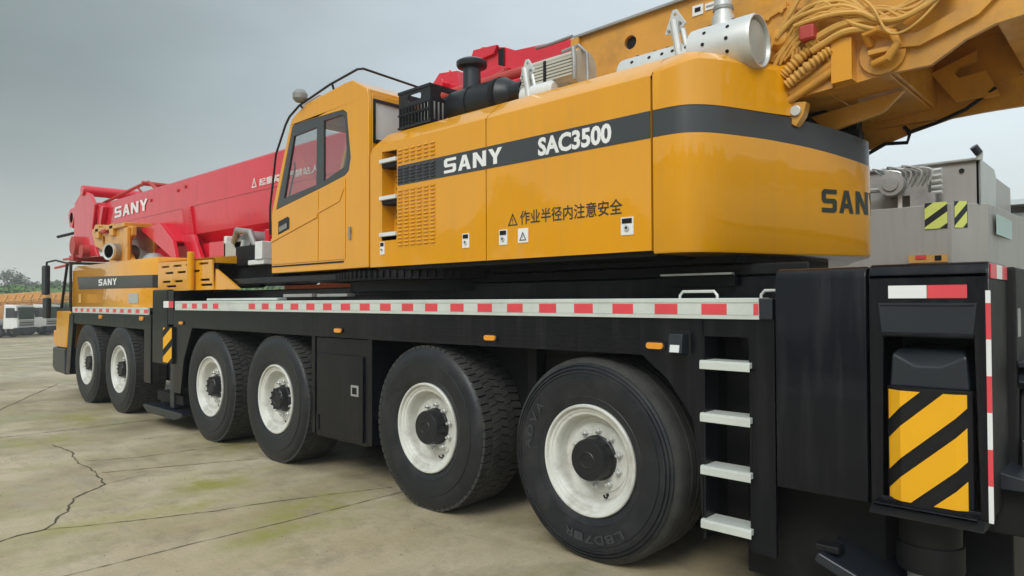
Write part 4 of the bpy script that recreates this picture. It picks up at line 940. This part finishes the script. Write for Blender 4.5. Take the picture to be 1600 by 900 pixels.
text('起重臂下严禁站人', onside(.888), 'decal_white', boom, -6.28, -4.75, 3.30, 3.40, bold=.01); warn(-6.50, 3.30, .15, .888, 'decal_white', boom)
# boom head
b = MB()
b.prism([(-14.2, 2.66), (-14.35, 3.0), (-14.3, 3.85), (-13.75, 4.08), (-13.2, 3.92), (-12.92, 3.70), (-13.08, 3.2), (-12.85, 2.75), (-12.7, 2.62)], 'y', .74, .80, 'red')
b.prism([(-14.2, 2.66), (-14.35, 3.0), (-14.3, 3.85), (-13.75, 4.08), (-13.2, 3.92), (-12.92, 3.70), (-13.08, 3.2), (-12.85, 2.75), (-12.7, 2.62)], 'y', 2.16, 2.22, 'red')
b.box(-14.2, -12.95, .80, 2.16, 2.80, 3.74, 'red'); b.box(-14.28, -14.1, .8, 2.16, 3.4, 3.8, 'matt_black')
b.prism([(-13.08, 3.2), (-12.92, 3.70), (-12.6, 3.62), (-12.8, 3.2)], 'y', .80, .90, 'red')
b.cyl((-13.65, .7, 4.05), (-13.65, 2.26, 4.05), .11, 'red', seg=16)
b.build('boom_head', crane, bevel=.02)
b = MB(); b.prism([(-15.3, 3.42), (-15.1, 3.38), (-14.95, 3.60), (-14.35, 3.66), (-14.35, 3.88), (-15.3, 3.82), (-15.42, 3.7)], 'y', .9, 1.0, 'red'); b.prism([(-15.3, 3.42), (-15.1, 3.38), (-14.95, 3.60), (-14.35, 3.66), (-14.35, 3.88), (-15.3, 3.82), (-15.42, 3.7)], 'y', 1.9, 2.0, 'red'); b.cyl((-15.15, .9, 3.62), (-15.15, 2.0, 3.62), .14, 'dull_steel', seg=20); b.build('sheave_bracket', crane, bevel=.02)
b = MB(); b.box(-14.5, -14.2, .7, 1.4, 2.6, 2.72, 'sign_red'); b.cyl((-16.0, .85, 3.24), (-14.3, .85, 3.24), .035, 'matt_black', seg=8); b.cyl((-16.2, .85, 2.52), (-14.3, .85, 2.58), .03, 'sign_red', seg=8); b.box(-15.4, -14.4, .8, .86, 2.66, 2.70, 'sign_red'); b.cyl((-13.9, .6, 2.9), (-13.9, .74, 2.9), .2, 'sign_red', seg=20); b.cyl((-13.3, .6, 2.75), (-13.3, .74, 2.75), .14, 'sign_red', seg=20); b.build('head_fittings', crane)
b = MB()
for y in (1.2, 1.62): b.tube([(-14.0, y, 3.86), (-11.6, y, 4.0), (-11.3, y, 4.0), (-10.7, y, 3.74)], .032, 'sign_red', seg=8); b.tube([(-11.9, y, 3.97), (-11.5, y, 3.76)], .022, 'sign_red', seg=8)
b.cyl((-11.5, 1.15, 4.0), (-11.5, 1.67, 4.0), .045, 'sign_red', seg=12)
b.build('rope_frame', crane)
# yellow bracket and exhaust standing on the front engine cover
b = MB(); pb = [(-12.3, 3.06), (-12.1, 3.20), (-10.1, 3.02), (-10.1, 2.86), (-10.3, 2.80), (-10.35, 2.60), (-10.0, 2.37), (-11.2, 2.37), (-11.45, 2.62), (-12.1, 2.78)]
b.prism(pb, 'y', .52, .60, 'frame_yellow', holes=[list(reversed(circ(-11.6, 2.86, .09, 12)))]); b.prism(pb, 'y', .95, 1.03, 'frame_yellow'); b.box(-12.0, -10.3, .46, 1.05, 3.02, 3.10, 'frame_yellow'); b.box(-11.9, -11.7, .46, .52, 2.9, 3.15, 'frame_yellow'); b.box(-11.1, -10.9, .46, .52, 2.9, 3.12, 'frame_yellow'); b.box(-10.35, -10.15, .46, .52, 2.4, 3.0, 'frame_yellow'); b.box(-11.5, -11.3, .44, .52, 2.98, 3.05, 'sign_red')
b.build('support_bracket', crane, bevel=.015)
b = MB(); b.lathe([(.0, .25), (.145, .24), (.155, -.0), (.20, -.03), (.20, .05), (.18, .5)], (-10.75, .45, 2.60), (.35, -1, 0), 'dull_steel', seg=28, ks=['matt_black', 'matt_black', 'steel', 'steel', 'dull_steel']) if False else b.lathe([(.0, .5), (.11, .5), (.115, 0), (.150, -.01), (.155, .03), (.145, .5)], (-10.70, .34, 2.60), (-.35, 1, 0), 'dull_steel', seg=28, ks=['matt_black', 'matt_black', 'steel', 'steel', 'dull_steel']); b.build('exhaust_outlet', crane)
b = MB(); b.lathe([(0, .14), (.08, .13), (.14, .08), (.18, .0)], (-8.6, .35, 2.33), (0, 0, 1), 'dull_steel', seg=20); b.build('vent_cap', crane)

# ---- equipment on the hood
b = MB(); b.lathe([(0, 0), (.145, 0), (.155, .02), (.155, .62), (.14, .64), (.11, .70), (.085, .72), (.085, .84), (0, .84)], (-1.84, .52, 3.43), (1, 0, 0), 'plastic', seg=32); b.lathe([(.160, .22), (.160, .26)], (-1.84, .52, 3.43), (1, 0, 0), 'plastic', seg=32); b.lathe([(.161, .55), (.161, .60)], (-1.84, .52, 3.43), (1, 0, 0), 'matt_black', seg=32); ac = b.build('air_cleaner', crane)
b = MB(); b.lathe([(.080, .0), (.078, .22), (.09, .228), (.128, .235), (.137, .25), (.137, .28), (.10, .302), (.05, .310), (0, .310)], (-1.64, .52, 3.53), (0, 0, 1), 'blue_black', seg=32); b.build('intake_cap', ac)
b = MB(); b.lathe([(.09, 0), (.095, .02), (.095, .10), (.085, .13), (.085, .5), (.0, .5)], (-.99, .52, 3.40), (1, 0, 0), 'dull_steel', seg=24); b.build('intake_pipe', crane)
b = MB(); b.lathe([(0, 0), (.075, 0), (.08, .01), (.08, .30), (.06, .32), (0, .32)], (-.92, .42, 3.325), (1, 0, 0), 'white', seg=24); b.build('pipe_sleeve', crane)
b = MB()
pr = []
for i in range(44):
    t = i/43; r = .155+(.010 if i % 5 else -.008); x = -1.0+t*.56; pr.append((r, x))
# ribbed wrapped silencer: rounded-square section
sec = rrect(.40, .70, 3.34, 3.62, .12, 6)
rings = []
for i in range(1):
    pass
b.prism(sec, 'x', -.94, -.42, 'wrap')
for j in range(7):
    z = 3.40+j*.025; b.box(-.935, -.425, .392, .40, z, z+.017, 'wrap')
wr = b.build('silencer_wrap', crane, bevel=.01, sharp=50)
b = MB(); b.box(-.70, -.675, .385, .392, 3.38, 3.56, 'matt_black'); b.tube([(-.415, .40, 3.60), (-.39, .38, 3.50), (-.405, .40, 3.36)], .018, 'dull_steel', seg=8); b.tube([(-.60, .5, 3.64), (-.44, .5, 3.65), (-.38, .52, 3.58), (-.36, .5, 3.36)], .014, 'dull_steel', seg=8); b.build('strap', wr)
def bracket(x, y, z, h, name='hinge_bracket'):
    b = MB(); b.tube([(x+.04, y, z), (x, y-.01, z+h*.75)], .026, 'steel', seg=10); b.tube([(x+.09, y+.04, z), (x+.04, y+.04, z+h*.6)], .020, 'steel', seg=10)
    b.prism([(x-.09, z+h*.58), (x+.01, z+h*.52), (x+.07, z+h*.70), (x+.0, z+h), (x-.03, z+h)], 'y', y+.03, y+.045, 'steel', holes=[list(reversed(circ(x-.01, z+h*.9, .012, 8)))])
    for q in ((-.055, .62), (.03, .72), (0, .62)): b.cyl((x+q[0], y+.03, z+h*q[1]), (x+q[0], y+.015, z+h*q[1]), .010, 'dull_steel', seg=8)
    return b.build(name, crane, bevel=.002)
bracket(.42, .42, 3.30, .36); bracket(-.86, .36, 3.28, .34)
# perforated silver silencer shield with open end
b = MB(); c0 = Vector((-.06, .56, 3.31))
b.lathe([(.150, .0), (.152, .02), (.152, .58)], (-.04, .56, 3.30), (1, 0, 0), 'steel', seg=40)
b.lathe([(.170, .56), (.172, .60), (.172, .965), (.166, .985), (.158, .985), (.154, .95), (.140, .92)], (-.04, .56, 3.34), (1, 0, 0), 'steel', seg=40)
b.lathe([(.140, .92), (.132, .965), (.05, .975), (0, .976)], (-.04, .56, 3.34), (1, 0, 0), 'light_grey', seg=40)
b.lathe([(.17, .56), (.0, .56)], (-.04, .56, 3.34), (1, 0, 0), 'steel', seg=40); b.lathe([(.150, 0), (.0, 0)], (-.04, .56, 3.30), (1, 0, 0), 'steel', seg=40)
for x, zc, R0 in ((.08, 3.30, .152), (.22, 3.30, .152), (.32, 3.30, .152), (.40, 3.30, .152), (.50, 3.30, .152), (.80, 3.34, .172), (.64, 3.34, .172)):
    for a in (112, 150, 178, 205):
        a_ = math.radians(a); d = Vector((0, math.cos(a_), math.sin(a_))); p_ = Vector((x, .56, zc))+d*R0; b.cyl(p_, p_+d*.004, .012, 'matt_black', seg=10)
mf = b.build('silencer', crane, sharp=40)
b = MB(); b.cyl((.70, .56, 3.49), (.70, .56, 3.56), .07, 'steel', seg=24); b.cyl((.70, .56, 3.56), (.70, .56, 3.80), .058, 'steel', seg=24); b.cyl((.70, .56, 3.80), (.70, .56, 4.0), .062, 'dull_steel', seg=24); b.lathe([(.066, 0), (.066, .02)], (.70, .56, 3.60), (0, 0, 1), 'dull_steel'); b.build('exhaust_stack', crane)
# red jib fittings lying on the boom top
b = MB()
jb = [(-2.50, 3.98), (-2.50, 4.20), (-2.44, 4.30), (-2.30, 4.33), (-1.99, 4.25), (-1.84, 4.18), (-1.20, 4.12), (-.9, 4.05), (-.9, 3.95), (-1.8, 3.97)]
b.prism(jb, 'y', 1.30, 1.44, 'red'); b.prism(jb, 'y', 1.75, 1.85, 'red'); b.prism([(-2.48, 3.76), (-2.4, 4.0), (-1.2, 4.0), (-1.1, 3.76)], 'y', 1.34, 1.80, 'red')
b.prism([(-2.46, 4.18), (-2.1, 4.20), (-2.05, 4.28), (-2.40, 4.31)], 'y', 1.26, 1.30, 'red'); b.prism([(-2.52, 3.90), (-1.95, 3.96), (-1.88, 4.0), (-2.0, 4.05), (-2.5, 3.99)], 'y', 1.22, 1.30, 'red'); b.box(-2.06, -1.98, 1.28, 1.30, 4.0, 4.24, 'matt_black')
b.build('jib_fitting', crane, bevel=.015)
b = MB(); b.prism([(-3.35, 3.74), (-3.15, 4.10), (-3.0, 4.22), (-2.70, 4.18), (-2.66, 3.95), (-2.5, 3.85), (-2.5, 3.74)], 'y', 1.32, 1.70, 'red'); b.cyl((-2.9, 1.22, 4.05), (-2.9, 1.32, 4.05), .07, 'red', seg=16); b.cyl((-2.75, 1.24, 3.9), (-2.75, 1.32, 3.9), .05, 'sign_red', seg=14); b.tube([(-3.02, 1.5, 4.22), (-3.02, 1.5, 4.30)], .015, 'red'); b.build('jib_fitting', crane, bevel=.02)
b = MB(); b.cyl((-2.6, 1.0, 3.80), (-1.0, 1.0, 3.80), .055, 'sign_red', seg=14); b.cyl((-1.5, 1.2, 3.86), (-1.5, 1.7, 3.86), .1, 'sign_red', seg=16); b.cyl((-2.1, 1.15, 3.84), (-1.8, 1.15, 3.9), .06, 'sign_red', seg=14); b.tube(cat3([(-1.3, 1.0, 3.98), (-1.1, .95, 3.95), (-.8, .88, 3.92)], 6), .015, 'dull_steel', seg=8); b.build('jib_pin', crane)

# ================================================================== CRATE on the hood
b = MB()
def crate(x0, x1, y0, y1, z0, z1):
    t = .016
    for (a, c, horiz, y) in ((x0, x1, True, y0), (x0, x1, True, y1-t)):
        hs = [rrect(a+.13, c-.13, z1-.12, z1-.05, .03, 3)]
        nn_ = 9
        for i in range(nn_):
            xx = a+.025+(c-a-.05)*i/nn_
            hs.append([(xx+.008, z0+.14), (xx+.008, z1-.16), (xx+(c-a-.05)/nn_-.008, z1-.16), (xx+(c-a-.05)/nn_-.008, z0+.14)])
            hs.append([(xx+.008, z0+.03), (xx+.008, z0+.115), (xx+(c-a-.05)/nn_-.008, z0+.115), (xx+(c-a-.05)/nn_-.008, z0+.03)])
        b.prism([(a, z0), (c, z0), (c, z1), (a, z1)], 'y', y, y+t, 'plastic', holes=[list(reversed(h)) for h in hs])
    for x in (x0, x1-t):
        hs = []
        nn_ = 7
        for i in range(nn_):
            yy = y0+.03+(y1-y0-.06)*i/nn_; hs.append([(yy+.008, z0+.03), (yy+.008, z0+.2), (yy+(y1-y0-.06)/nn_-.008, z0+.2), (yy+(y1-y0-.06)/nn_-.008, z0+.03)])
        hs.append(rrect(y0+.12, y1-.12, z1-.12, z1-.05, .03, 3))
        b.prism([(y0+t, z0), (y1-t, z0), (y1-t, z1), (y0+t, z1)], 'x', x, x+t, 'plastic', holes=[list(reversed(h)) for h in hs])
    b.box(x0+t, x1-t, y0+t, y1-t, z0+.004, z0+.02, 'plastic')
    for (a, c, d, e_) in ((x0-.008, x1+.008, y0-.008, y0), (x0-.008, x1+.008, y1, y1+.008)):
        b.box(a, c, d, e_, z1-.025, z1, 'plastic'); b.box(a, c, d, e_, z0, z0+.02, 'plastic'); b.box(a, c, d, e_, z0+.12, z0+.135, 'plastic')
    for y in (y0, y1):
        for i in range(10): xx = x0+.02+(x1-x0-.04)*i/9; b.box(xx-.005, xx+.005, y-.008 if y == y0 else y, y if y == y0 else y+.008, z0+.0205, z1-.1505, 'plastic')
crate(-2.37, -1.92, .28, .68, 3.292, 3.64)
o = b.build('plastic_crate'); tag(o, 'black slatted plastic crate standing on the yellow hood beside the operator cab', 'crate')
b = MB(); b.tube(cat3([(-2.3, .4, 3.315), (-2.2, .45, 3.34), (-2.1, .42, 3.33), (-2.0, .5, 3.335)], 5), .02, 'hose', seg=8); b.box(-2.28, -2.1, .45, .6, 3.315, 3.56, 'wrap'); o = b.build('cloth_bundle'); tag(o, 'beige rag bundle inside the black crate on the hood', 'rags')

# ================================================================== GREY MACHINE parked alongside on the right
gy = empty('grey_crane', (-2, 6.2, 0), 'unpainted grey crane body with yellow and black film patches, parked behind at the right', 'crane')
b = MB(); b.box(-9, 1.4, 5.0, 5.04, 2.70, 3.20, 'grey'); b.box(-9, 1.36, 5.04, 7.4, 2.72, 3.16, 'grey')
b.prism([(5.0, 2.70), (5.62, 2.70), (6.0, 2.8), (6.02, 3.12), (5.9, 3.2), (5.0, 3.2)], 'x', 1.36, 1.40, 'light_grey'); b.box(-9, 1.4, 4.96, 5.0, 3.17, 3.20, 'dull_steel')
b.build('upper_body', gy, bevel=.01)
b = MB(); b.prism([(-9, 4.8), (1.18, 4.8), (1.46, 5.08), (1.56, 7.6), (-9, 7.6)], 'z', 1.3, 2.72, 'grey'); lb = b.build('lower_body', gy, bevel=.01)
b = MB(); b.lathe([(0, .07), (.3, .06), (.42, .0)], (.1, 5.6, 3.2), (0, 0, 1), 'light_grey', seg=28); b.build('roof_dome', gy)
b = MB(); b.cyl((1.40, 4.98, 3.17), (1.405, 4.98, 3.26), .03, 'light_grey', seg=12); b.cyl((1.40, 4.97, 3.24), (1.36, 4.93, 3.31), .04, 'blue_black', seg=14); b.build('cap', gy)
b = MB()
b.cyl((.62, 4.72, 2.98), (.62, 5.0, 2.98), .13, 'dull_steel', seg=24); b.cyl((.62, 4.70, 2.98), (.62, 4.72, 2.98), .08, 'dull_steel', seg=20); b.box(.55, .95, 4.85, 5.0, 2.85, 3.12, 'dull_steel')
for i in range(5): b.cyl((.98, 4.9, 2.86+i*.06), (1.08, 4.88, 2.86+i*.06), .022, 'steel', seg=10)
for i in range(9):
    b.tube(cat3([(.5+.04*i, 4.86, 3.1), (.42+.05*i, 4.8, 3.18-.02*(i % 3)), (.6+.05*i, 4.8, 3.10), (.55+.05*i, 4.85, 2.95)], 5), .010, 'dull_steel' if i % 2 else 'steel', seg=6)
b.tube([(.25, 4.9, 2.80), (.30, 4.82, 2.92), (.40, 4.82, 2.94), (.5, 4.85, 2.94)], .03, 'dull_steel', seg=8)
b.box(.66, .70, 4.84, 4.88, 2.72, 2.95, 'steel'); b.box(.78, 1.02, 4.84, 4.9, 2.72, 2.86, 'dull_steel')
b.build('valve_cluster', gy)
for z in (2.80, 2.755):
    b = MB(); b.cyl((-4, 4.86, z), (.28, 4.86, z), .014, 'steel', seg=8); b.build('pipe', gy)
for x, z in ((-.9, 3.1), (.60, 3.15), (1.24, 3.08)):
    b = MB(); b.cyl((x, 4.985, z), (x, 5.0, z), .025, 'matt_black', seg=12); b.build('port', gy)
for k in range(5):
    b = MB(); b.cyl((-.35, 4.9, 2.85+k*.055), (-.25, 4.88, 2.85+k*.055), .018, 'dull_steel', seg=8); b.build('fitting', gy)
b = MB(); b.box(.93, 1.14, 4.792, 4.797, 2.46, 2.74, 'blue_black'); hg = b.build('film_patch', gy)
hazard(lambda u, v: (u, 4.788, v), .93, 1.14, 2.46, 2.74, .155, .12, .20, 2.36, 'lime', hg, cuts=(0, 1))
b = MB(); b.prism([(1.20, 4.815), (1.30, 4.915), (1.298, 4.917), (1.198, 4.817)], 'z', 2.46, 2.74, 'blue_black'); hg = b.build('film_patch', gy)
hazard(lambda u, v: (1.202+u*.095, 4.811+u*.095, v), 0, 1, 2.46, 2.74, .155, .12, .20, 2.36, 'lime', hg, cuts=(0, 1))
b = MB(); b.box(1.502, 1.508, 5.25, 6.35, 2.40, 2.62, 'teal_film'); b.build('film_patch', gy)
b = MB(); b.box(.78, 1.14, 4.74, 4.78, 2.10, 2.18, 'pale_yellow'); b.box(.85, .95, 4.73, 4.74, 2.14, 2.18, 'tape_red'); b.box(1.03, 1.09, 4.73, 4.74, 2.12, 2.17, 'matt_black'); b.build('number_plate', gy)
b = MB(); b.box(-8.8, 1.3, 5.0, 7.4, .9, 1.3, 'matt_black')
b.build('chassis_frame', gy)
for x in (-8.2, -6.6, -2.6, -1.0):
    for y, s_ in ((4.85, 1), (7.55, -1)):
        wh = bpy.data.objects.new('wheel', None); COL.objects.link(wh); wh.parent = gy; wh.location = Vector((x, y, .669))-gy.location
        if s_ < 0: wh.rotation_euler = (0, 0, PI)
        for k in (('tyre', False), ('rim',), ('hub', 'steer')):
            o = wheel_mesh[k].copy(); COL.objects.link(o); o.parent = wh
# second machine further back at the frame edge
g2_ = empty('parked_machine', (.4, 10.4, 0), 'second pale grey machine half hidden behind the grey crane at the right edge', 'crane')
b = MB(); b.box(-5, 2.6, 9.2, 12, 1.3, 3.02, 'light_grey'); b.build('lower_body', g2_, bevel=.02)
b = MB(); b.prism([(9.0, 3.12), (9.2, 3.22), (11.8, 3.30), (12, 3.1)], 'x', -5, 2.6, 'light_grey'); b.box(-4.6, 2.2, 9.4, 9.5, 3.02, 3.12, 'dull_steel'); b.build('roof_panel', g2_, bevel=.01)
b = MB(); b.box(1.2, 1.9, 9.1, 9.2, 2.6, 2.95, 'dull_steel'); b.box(1.25, 1.85, 9.05, 9.1, 2.8, 2.86, 'white'); b.build('side_rail', g2_)
b = MB(); b.box(-4.5, 2.3, 9.4, 11.8, .5, 1.3, 'matt_black'); b.build('chassis_frame', g2_)

for x in (-3.6, -2.0, 1.4):
    for y, s_ in ((9.25, 1), (11.9, -1)):
        wh = bpy.data.objects.new('wheel', None); COL.objects.link(wh); wh.parent = g2_; wh.location = Vector((x, y, .669))-g2_.location
        if s_ < 0: wh.rotation_euler = (0, 0, PI)
        for k in (('tyre', False), ('rim',), ('hub', 'steer')):
            o = wheel_mesh[k].copy(); COL.objects.link(o); o.parent = wh

# ================================================================== BACKGROUND at the left
GZ = -1.3
def far_wheel(b, x, y, r=.5):
    b.cyl((x, y-.15, r), (x, y+.15, r), r, 'rubber', seg=20); b.cyl((x, y-.17, r), (x, y-.15, r), r*.5, 'rim', seg=16)
def truck_crane(name, loc, rz, label, cabk, boomk, with_boom=True, deckk='orange', L=10):
    root = empty(name, loc, label, 'crane' if with_boom else 'truck'); root.rotation_euler = (0, 0, rz)
    def add(nm, b, par=root, **k):
        o = b.build(nm, None, **k); o.parent = par; return o
    b = MB(); b.box(-L+2, 1.2, -1.0, 1.0, .75, 1.05, 'matt_black'); add('chassis_frame', b)
    b = MB(); b.prism([(1.95, .75), (2.12, .85), (2.12, 1.6), (1.98, 2.75), (1.0, 2.85), (.9, .75)], 'y', -1.2, 1.2, cabk); cb = add('cab', b, bevel=.06)
    b = MB(); b.prism([(1.15, 1.7), (1.95, 1.7), (1.88, 2.55), (1.15, 2.55)], 'y', -1.215, -1.205, 'dark_glass'); o = add('side_window', b, cb)
    b = MB(); b.prism([(-1.05, 1.55), (1.05, 1.55), (1.0, 2.6), (-1.0, 2.6)], 'x', 2.02, 2.14, 'dark_glass'); add('windscreen', b, cb)
    b = MB(); b.box(1.8, 2.25, -1.2, 1.2, .4, .85, 'matt_black'); b.box(2.121, 2.16, -1.0, 1.0, .95, 1.5, 'grey'); b.box(2.16, 2.165, -.9, .9, 1.02, 1.12, 'matt_black'); b.box(2.16, 2.165, -.9, .9, 1.22, 1.32, 'matt_black'); add('bumper', b)
    b = MB(); b.box(2.0, 2.2, -1.42, -1.28, 1.7, 2.3, 'plastic'); b.box(2.0, 2.2, 1.28, 1.42, 1.7, 2.3, 'plastic'); add('mirror', b)
    b = MB(); b.box(-L+2, .35, -1.2, 1.2, 1.05, 1.25, 'light_grey'); b.box(-2.4, -.2, -1.2, -.4, 1.25, 1.75, deckk); b.box(-L+2.6, -3.2, -1.2, -.9, 1.25, 1.5, 'white'); b.box(-L+2, .35, -1.22, -1.2, .7, .78, 'white'); b.box(-L+2, .35, -1.22, -1.2, .9, .98, 'white'); add('deck', b, bevel=.02)
    for x in (.35, -1.9, -L+4.4, -L+3.1):
        for y in (-1.05, 1.05):
            b = MB(); far_wheel(b, x, y); add('wheel', b)
    if with_boom:
        b = MB(); b.box(-L+3.0, -1.2, -.9, .9, 1.5, 2.4, boomk); add('turret', b, bevel=.05)
        b = MB(); b.prism([(-L+2, 2.5), (-L+2, 3.1), (-L+2.6, 3.3), (4.0, 4.0), (4.0, 3.3)], 'y', -.4, .4, boomk)
        bm_ = add('boom', b, bevel=.03)
        b = MB()
        for i in range(15): x = -L+2.5+i*.7; z = 2.62+(x+8)*.055; b.cyl((x, -.42, z), (x+.35, -.42, z+.62), .05, 'pale_yellow', seg=6); b.cyl((x+.35, -.42, z+.62), (x+.7, -.42, z+.03), .05, 'yellow', seg=6)
        add('lattice', b)
        b = MB(); b.box(-3.2, -1.6, -1.3, -.6, 1.4, 2.7, boomk); add('operator_cab', b, bevel=.05)
    return root
fR = math.radians(43)
def at(px, depth, z):
    k = (px-800)/1077.9; return Vector((2.747-.6826*depth+.7303*k*depth, -3.661+.7303*depth+.6829*k*depth, z))
truck_crane('truck_crane', at(48, 64, GZ), fR, 'white cabbed truck crane with an orange yellow boom lying forward over its cab, far left', 'white', 'orange', L=10)
truck_crane('truck_crane', at(2, 60, GZ), fR+.05, 'truck crane cut by the left frame edge, with low grey deck rails', 'white', 'orange', deckk='light_grey', L=9)
truck_crane('cargo_truck', at(76, 66, GZ), fR+.9, 'dark grey truck behind the wing mirror of the big crane', 'blue_black', 'orange', False, deckk='matt_black', L=8)
truck_crane('truck_crane', at(112, 82, GZ), fR, 'orange and white truck crane just beside the front cab of the big crane', 'light_grey', 'orange', L=10)
truck_crane('truck_crane', at(78, 84, GZ), fR+.1, 'yellow boomed truck crane in the back row, above the dark truck', 'yellow', 'yellow', L=10)
truck_crane('truck_crane', at(22, 80, GZ), fR+.05, 'yellow truck crane in the back row at far left, behind the white cab', 'yellow', 'yellow', L=11)
# trees
def tree_proto(seed, h, leafk, density):
    rnd = random.Random(seed); root = empty('bare_crowned_tree', (0, 0, 0), 'thin grey-green tree with a sparse crown in the row beyond the bank', 'tree', 'trees in the row beyond the grassy bank')
    b = MB(); tips = []
    def limb(p, d, ln, r, lvl):
        pts = [p]
        for i in range(4):
            d = (d+Vector((rnd.uniform(-.25, .25), rnd.uniform(-.25, .25), rnd.uniform(-.05, .22)))).normalized(); p = p+d*ln/4; pts.append(p)
        b.tube(pts, lambda t: r*(1-.6*t), 'bark', seg=5, caps=False)
        if lvl >= 3: tips.append(p); tips.append(pts[2]); return
        for k in range(rnd.randint(3, 5)):
            a = rnd.uniform(0, 2*PI); q = (d*.7+Vector((math.cos(a), math.sin(a), rnd.uniform(0, .5)))*.75).normalized()
            limb(pts[rnd.randint(2, 4)], q, ln*rnd.uniform(.5, .72), r*.5, lvl+1)
    limb(Vector((0, 0, 0)), Vector((0, 0, 1)), h*.42, h*.022, 0)
    t_ = b.build('trunk', None); t_.parent = root
    b = MB()
    for p in tips:
        for k in range(density):
            q = p+Vector((rnd.gauss(0, .35), rnd.gauss(0, .35), rnd.gauss(0, .3))); s_ = rnd.uniform(.08, .2); a = Vector((rnd.gauss(0, 1), rnd.gauss(0, 1), rnd.gauss(0, 1))).normalized(); c = a.orthogonal().normalized()
            b.faces([q+a*s_, q+c*s_, q-a*s_, q-c*s_], [(0, 1, 2, 3)], leafk)
    c_ = b.build('crown', None, sharp=180); c_.parent = root
    return root
protos = [tree_proto(3, 10.5, 'pale_leaf', 14), tree_proto(5, 9.0, 'pale_leaf', 20), tree_proto(9, 11.0, 'pale_leaf', 12)]
used = set(); k = 0
spots = []
for i in range(46):
    a = math.radians(110+95*i/45+random.uniform(-.7, .7)); R_ = 150+random.uniform(-14, 20); spots.append((R_*math.cos(a), R_*math.sin(a)))
for i, (x, y) in enumerate(spots):
    pi_ = i % 3; pr_ = protos[pi_]
    if pi_ not in used: o = pr_; used.add(pi_)
    else: o = copy_tree(pr_)
    o.location = (x, y, GZ-.2); o.rotation_euler = (0, 0, random.uniform(0, 6.28)); s_ = random.uniform(.75, 1.2); o.scale = (s_, s_, s_*random.uniform(.85, 1.1))
# dark hedge of scrub at the foot of the row
b = MB(); rnd = random.Random(31)
for i in range(7000):
    a = math.radians(rnd.uniform(125, 200)); t = rnd.random(); R_ = 99+t*40; hh = -1.3+5.3*math.sin(min(t*40/50*1.6, 1)*PI/2)*.95+rnd.uniform(-.2, .7)
    q = Vector((R_*math.cos(a), R_*math.sin(a), hh)); s_ = rnd.uniform(.2, .5); u = Vector((rnd.gauss(0, 1), rnd.gauss(0, 1), rnd.gauss(0, 1))).normalized(); v = u.orthogonal().normalized()
    b.faces([q+u*s_, q+v*s_, q-u*s_, q-v*s_], [(0, 1, 2, 3)], 'grass')
tag(b.build('bank_shrubs', sharp=180), 'bright green shrubs over the grassy bank', kind='stuff')
b = MB(); rnd = random.Random(21)
for i in range(9000):
    a = math.radians(rnd.uniform(108, 208)); R_ = rnd.uniform(128, 146); hh = GZ+.2+4.9*(1+.25*math.sin(a*31)+.2*math.sin(a*67))*math.sqrt(rnd.random())
    q = Vector((R_*math.cos(a), R_*math.sin(a), hh)); s_ = rnd.uniform(.35, .8); u = Vector((rnd.gauss(0, 1), rnd.gauss(0, 1), rnd.gauss(0, 1))).normalized(); v = u.orthogonal().normalized()
    b.faces([q+u*s_, q+v*s_, q-u*s_, q-v*s_], [(0, 1, 2, 3)], 'leaf')
tag(b.build('scrub', sharp=180), 'dark scrub in front of the tree row', kind='stuff')

b = MB(); rnd = random.Random(22)  # unseen leaf belt, added to darken low reflections in the crane paint
for i in range(7600):
    a = math.radians(rnd.uniform(215, 402)); R_ = rnd.uniform(54, 66); hh = 9.5*(1+.18*math.sin(a*13)+.15*math.sin(a*37))*math.sqrt(rnd.random())
    q = Vector((R_*math.cos(a), R_*math.sin(a), hh)); s_ = rnd.uniform(.5, 1.1); u = Vector((rnd.gauss(0, 1), rnd.gauss(0, 1), rnd.gauss(0, 1))).normalized(); v = u.orthogonal().normalized()
    b.faces([q+u*s_, q+v*s_, q-u*s_, q-v*s_], [(0, 1, 2, 3)], 'leaf')
tag(b.build('reflection_belt', sharp=180), 'unseen green leaf belt added on the near side for reflections in the crane', kind='stuff')

# the damp air of the yard: one closed box of thin even haze round the whole scene
hzm = bpy.data.materials.new('damp_air'); hzm.use_nodes = True; t = hzm.node_tree; t.nodes.clear()
o_ = t.nodes.new('ShaderNodeOutputMaterial'); v_ = t.nodes.new('ShaderNodeVolumePrincipled'); v_.inputs['Color'].default_value = (.93, .95, .96, 1); v_.inputs['Density'].default_value = .0018; v_.inputs['Anisotropy'].default_value = .2
t.links.new(v_.outputs[0], o_.inputs['Volume']); M['haze'] = hzm
b = MB(); b.box(-275, 275, -275, 275, -3, 16, 'haze'); tag(b.build('haze'), 'thin damp haze over the yard', kind='stuff')
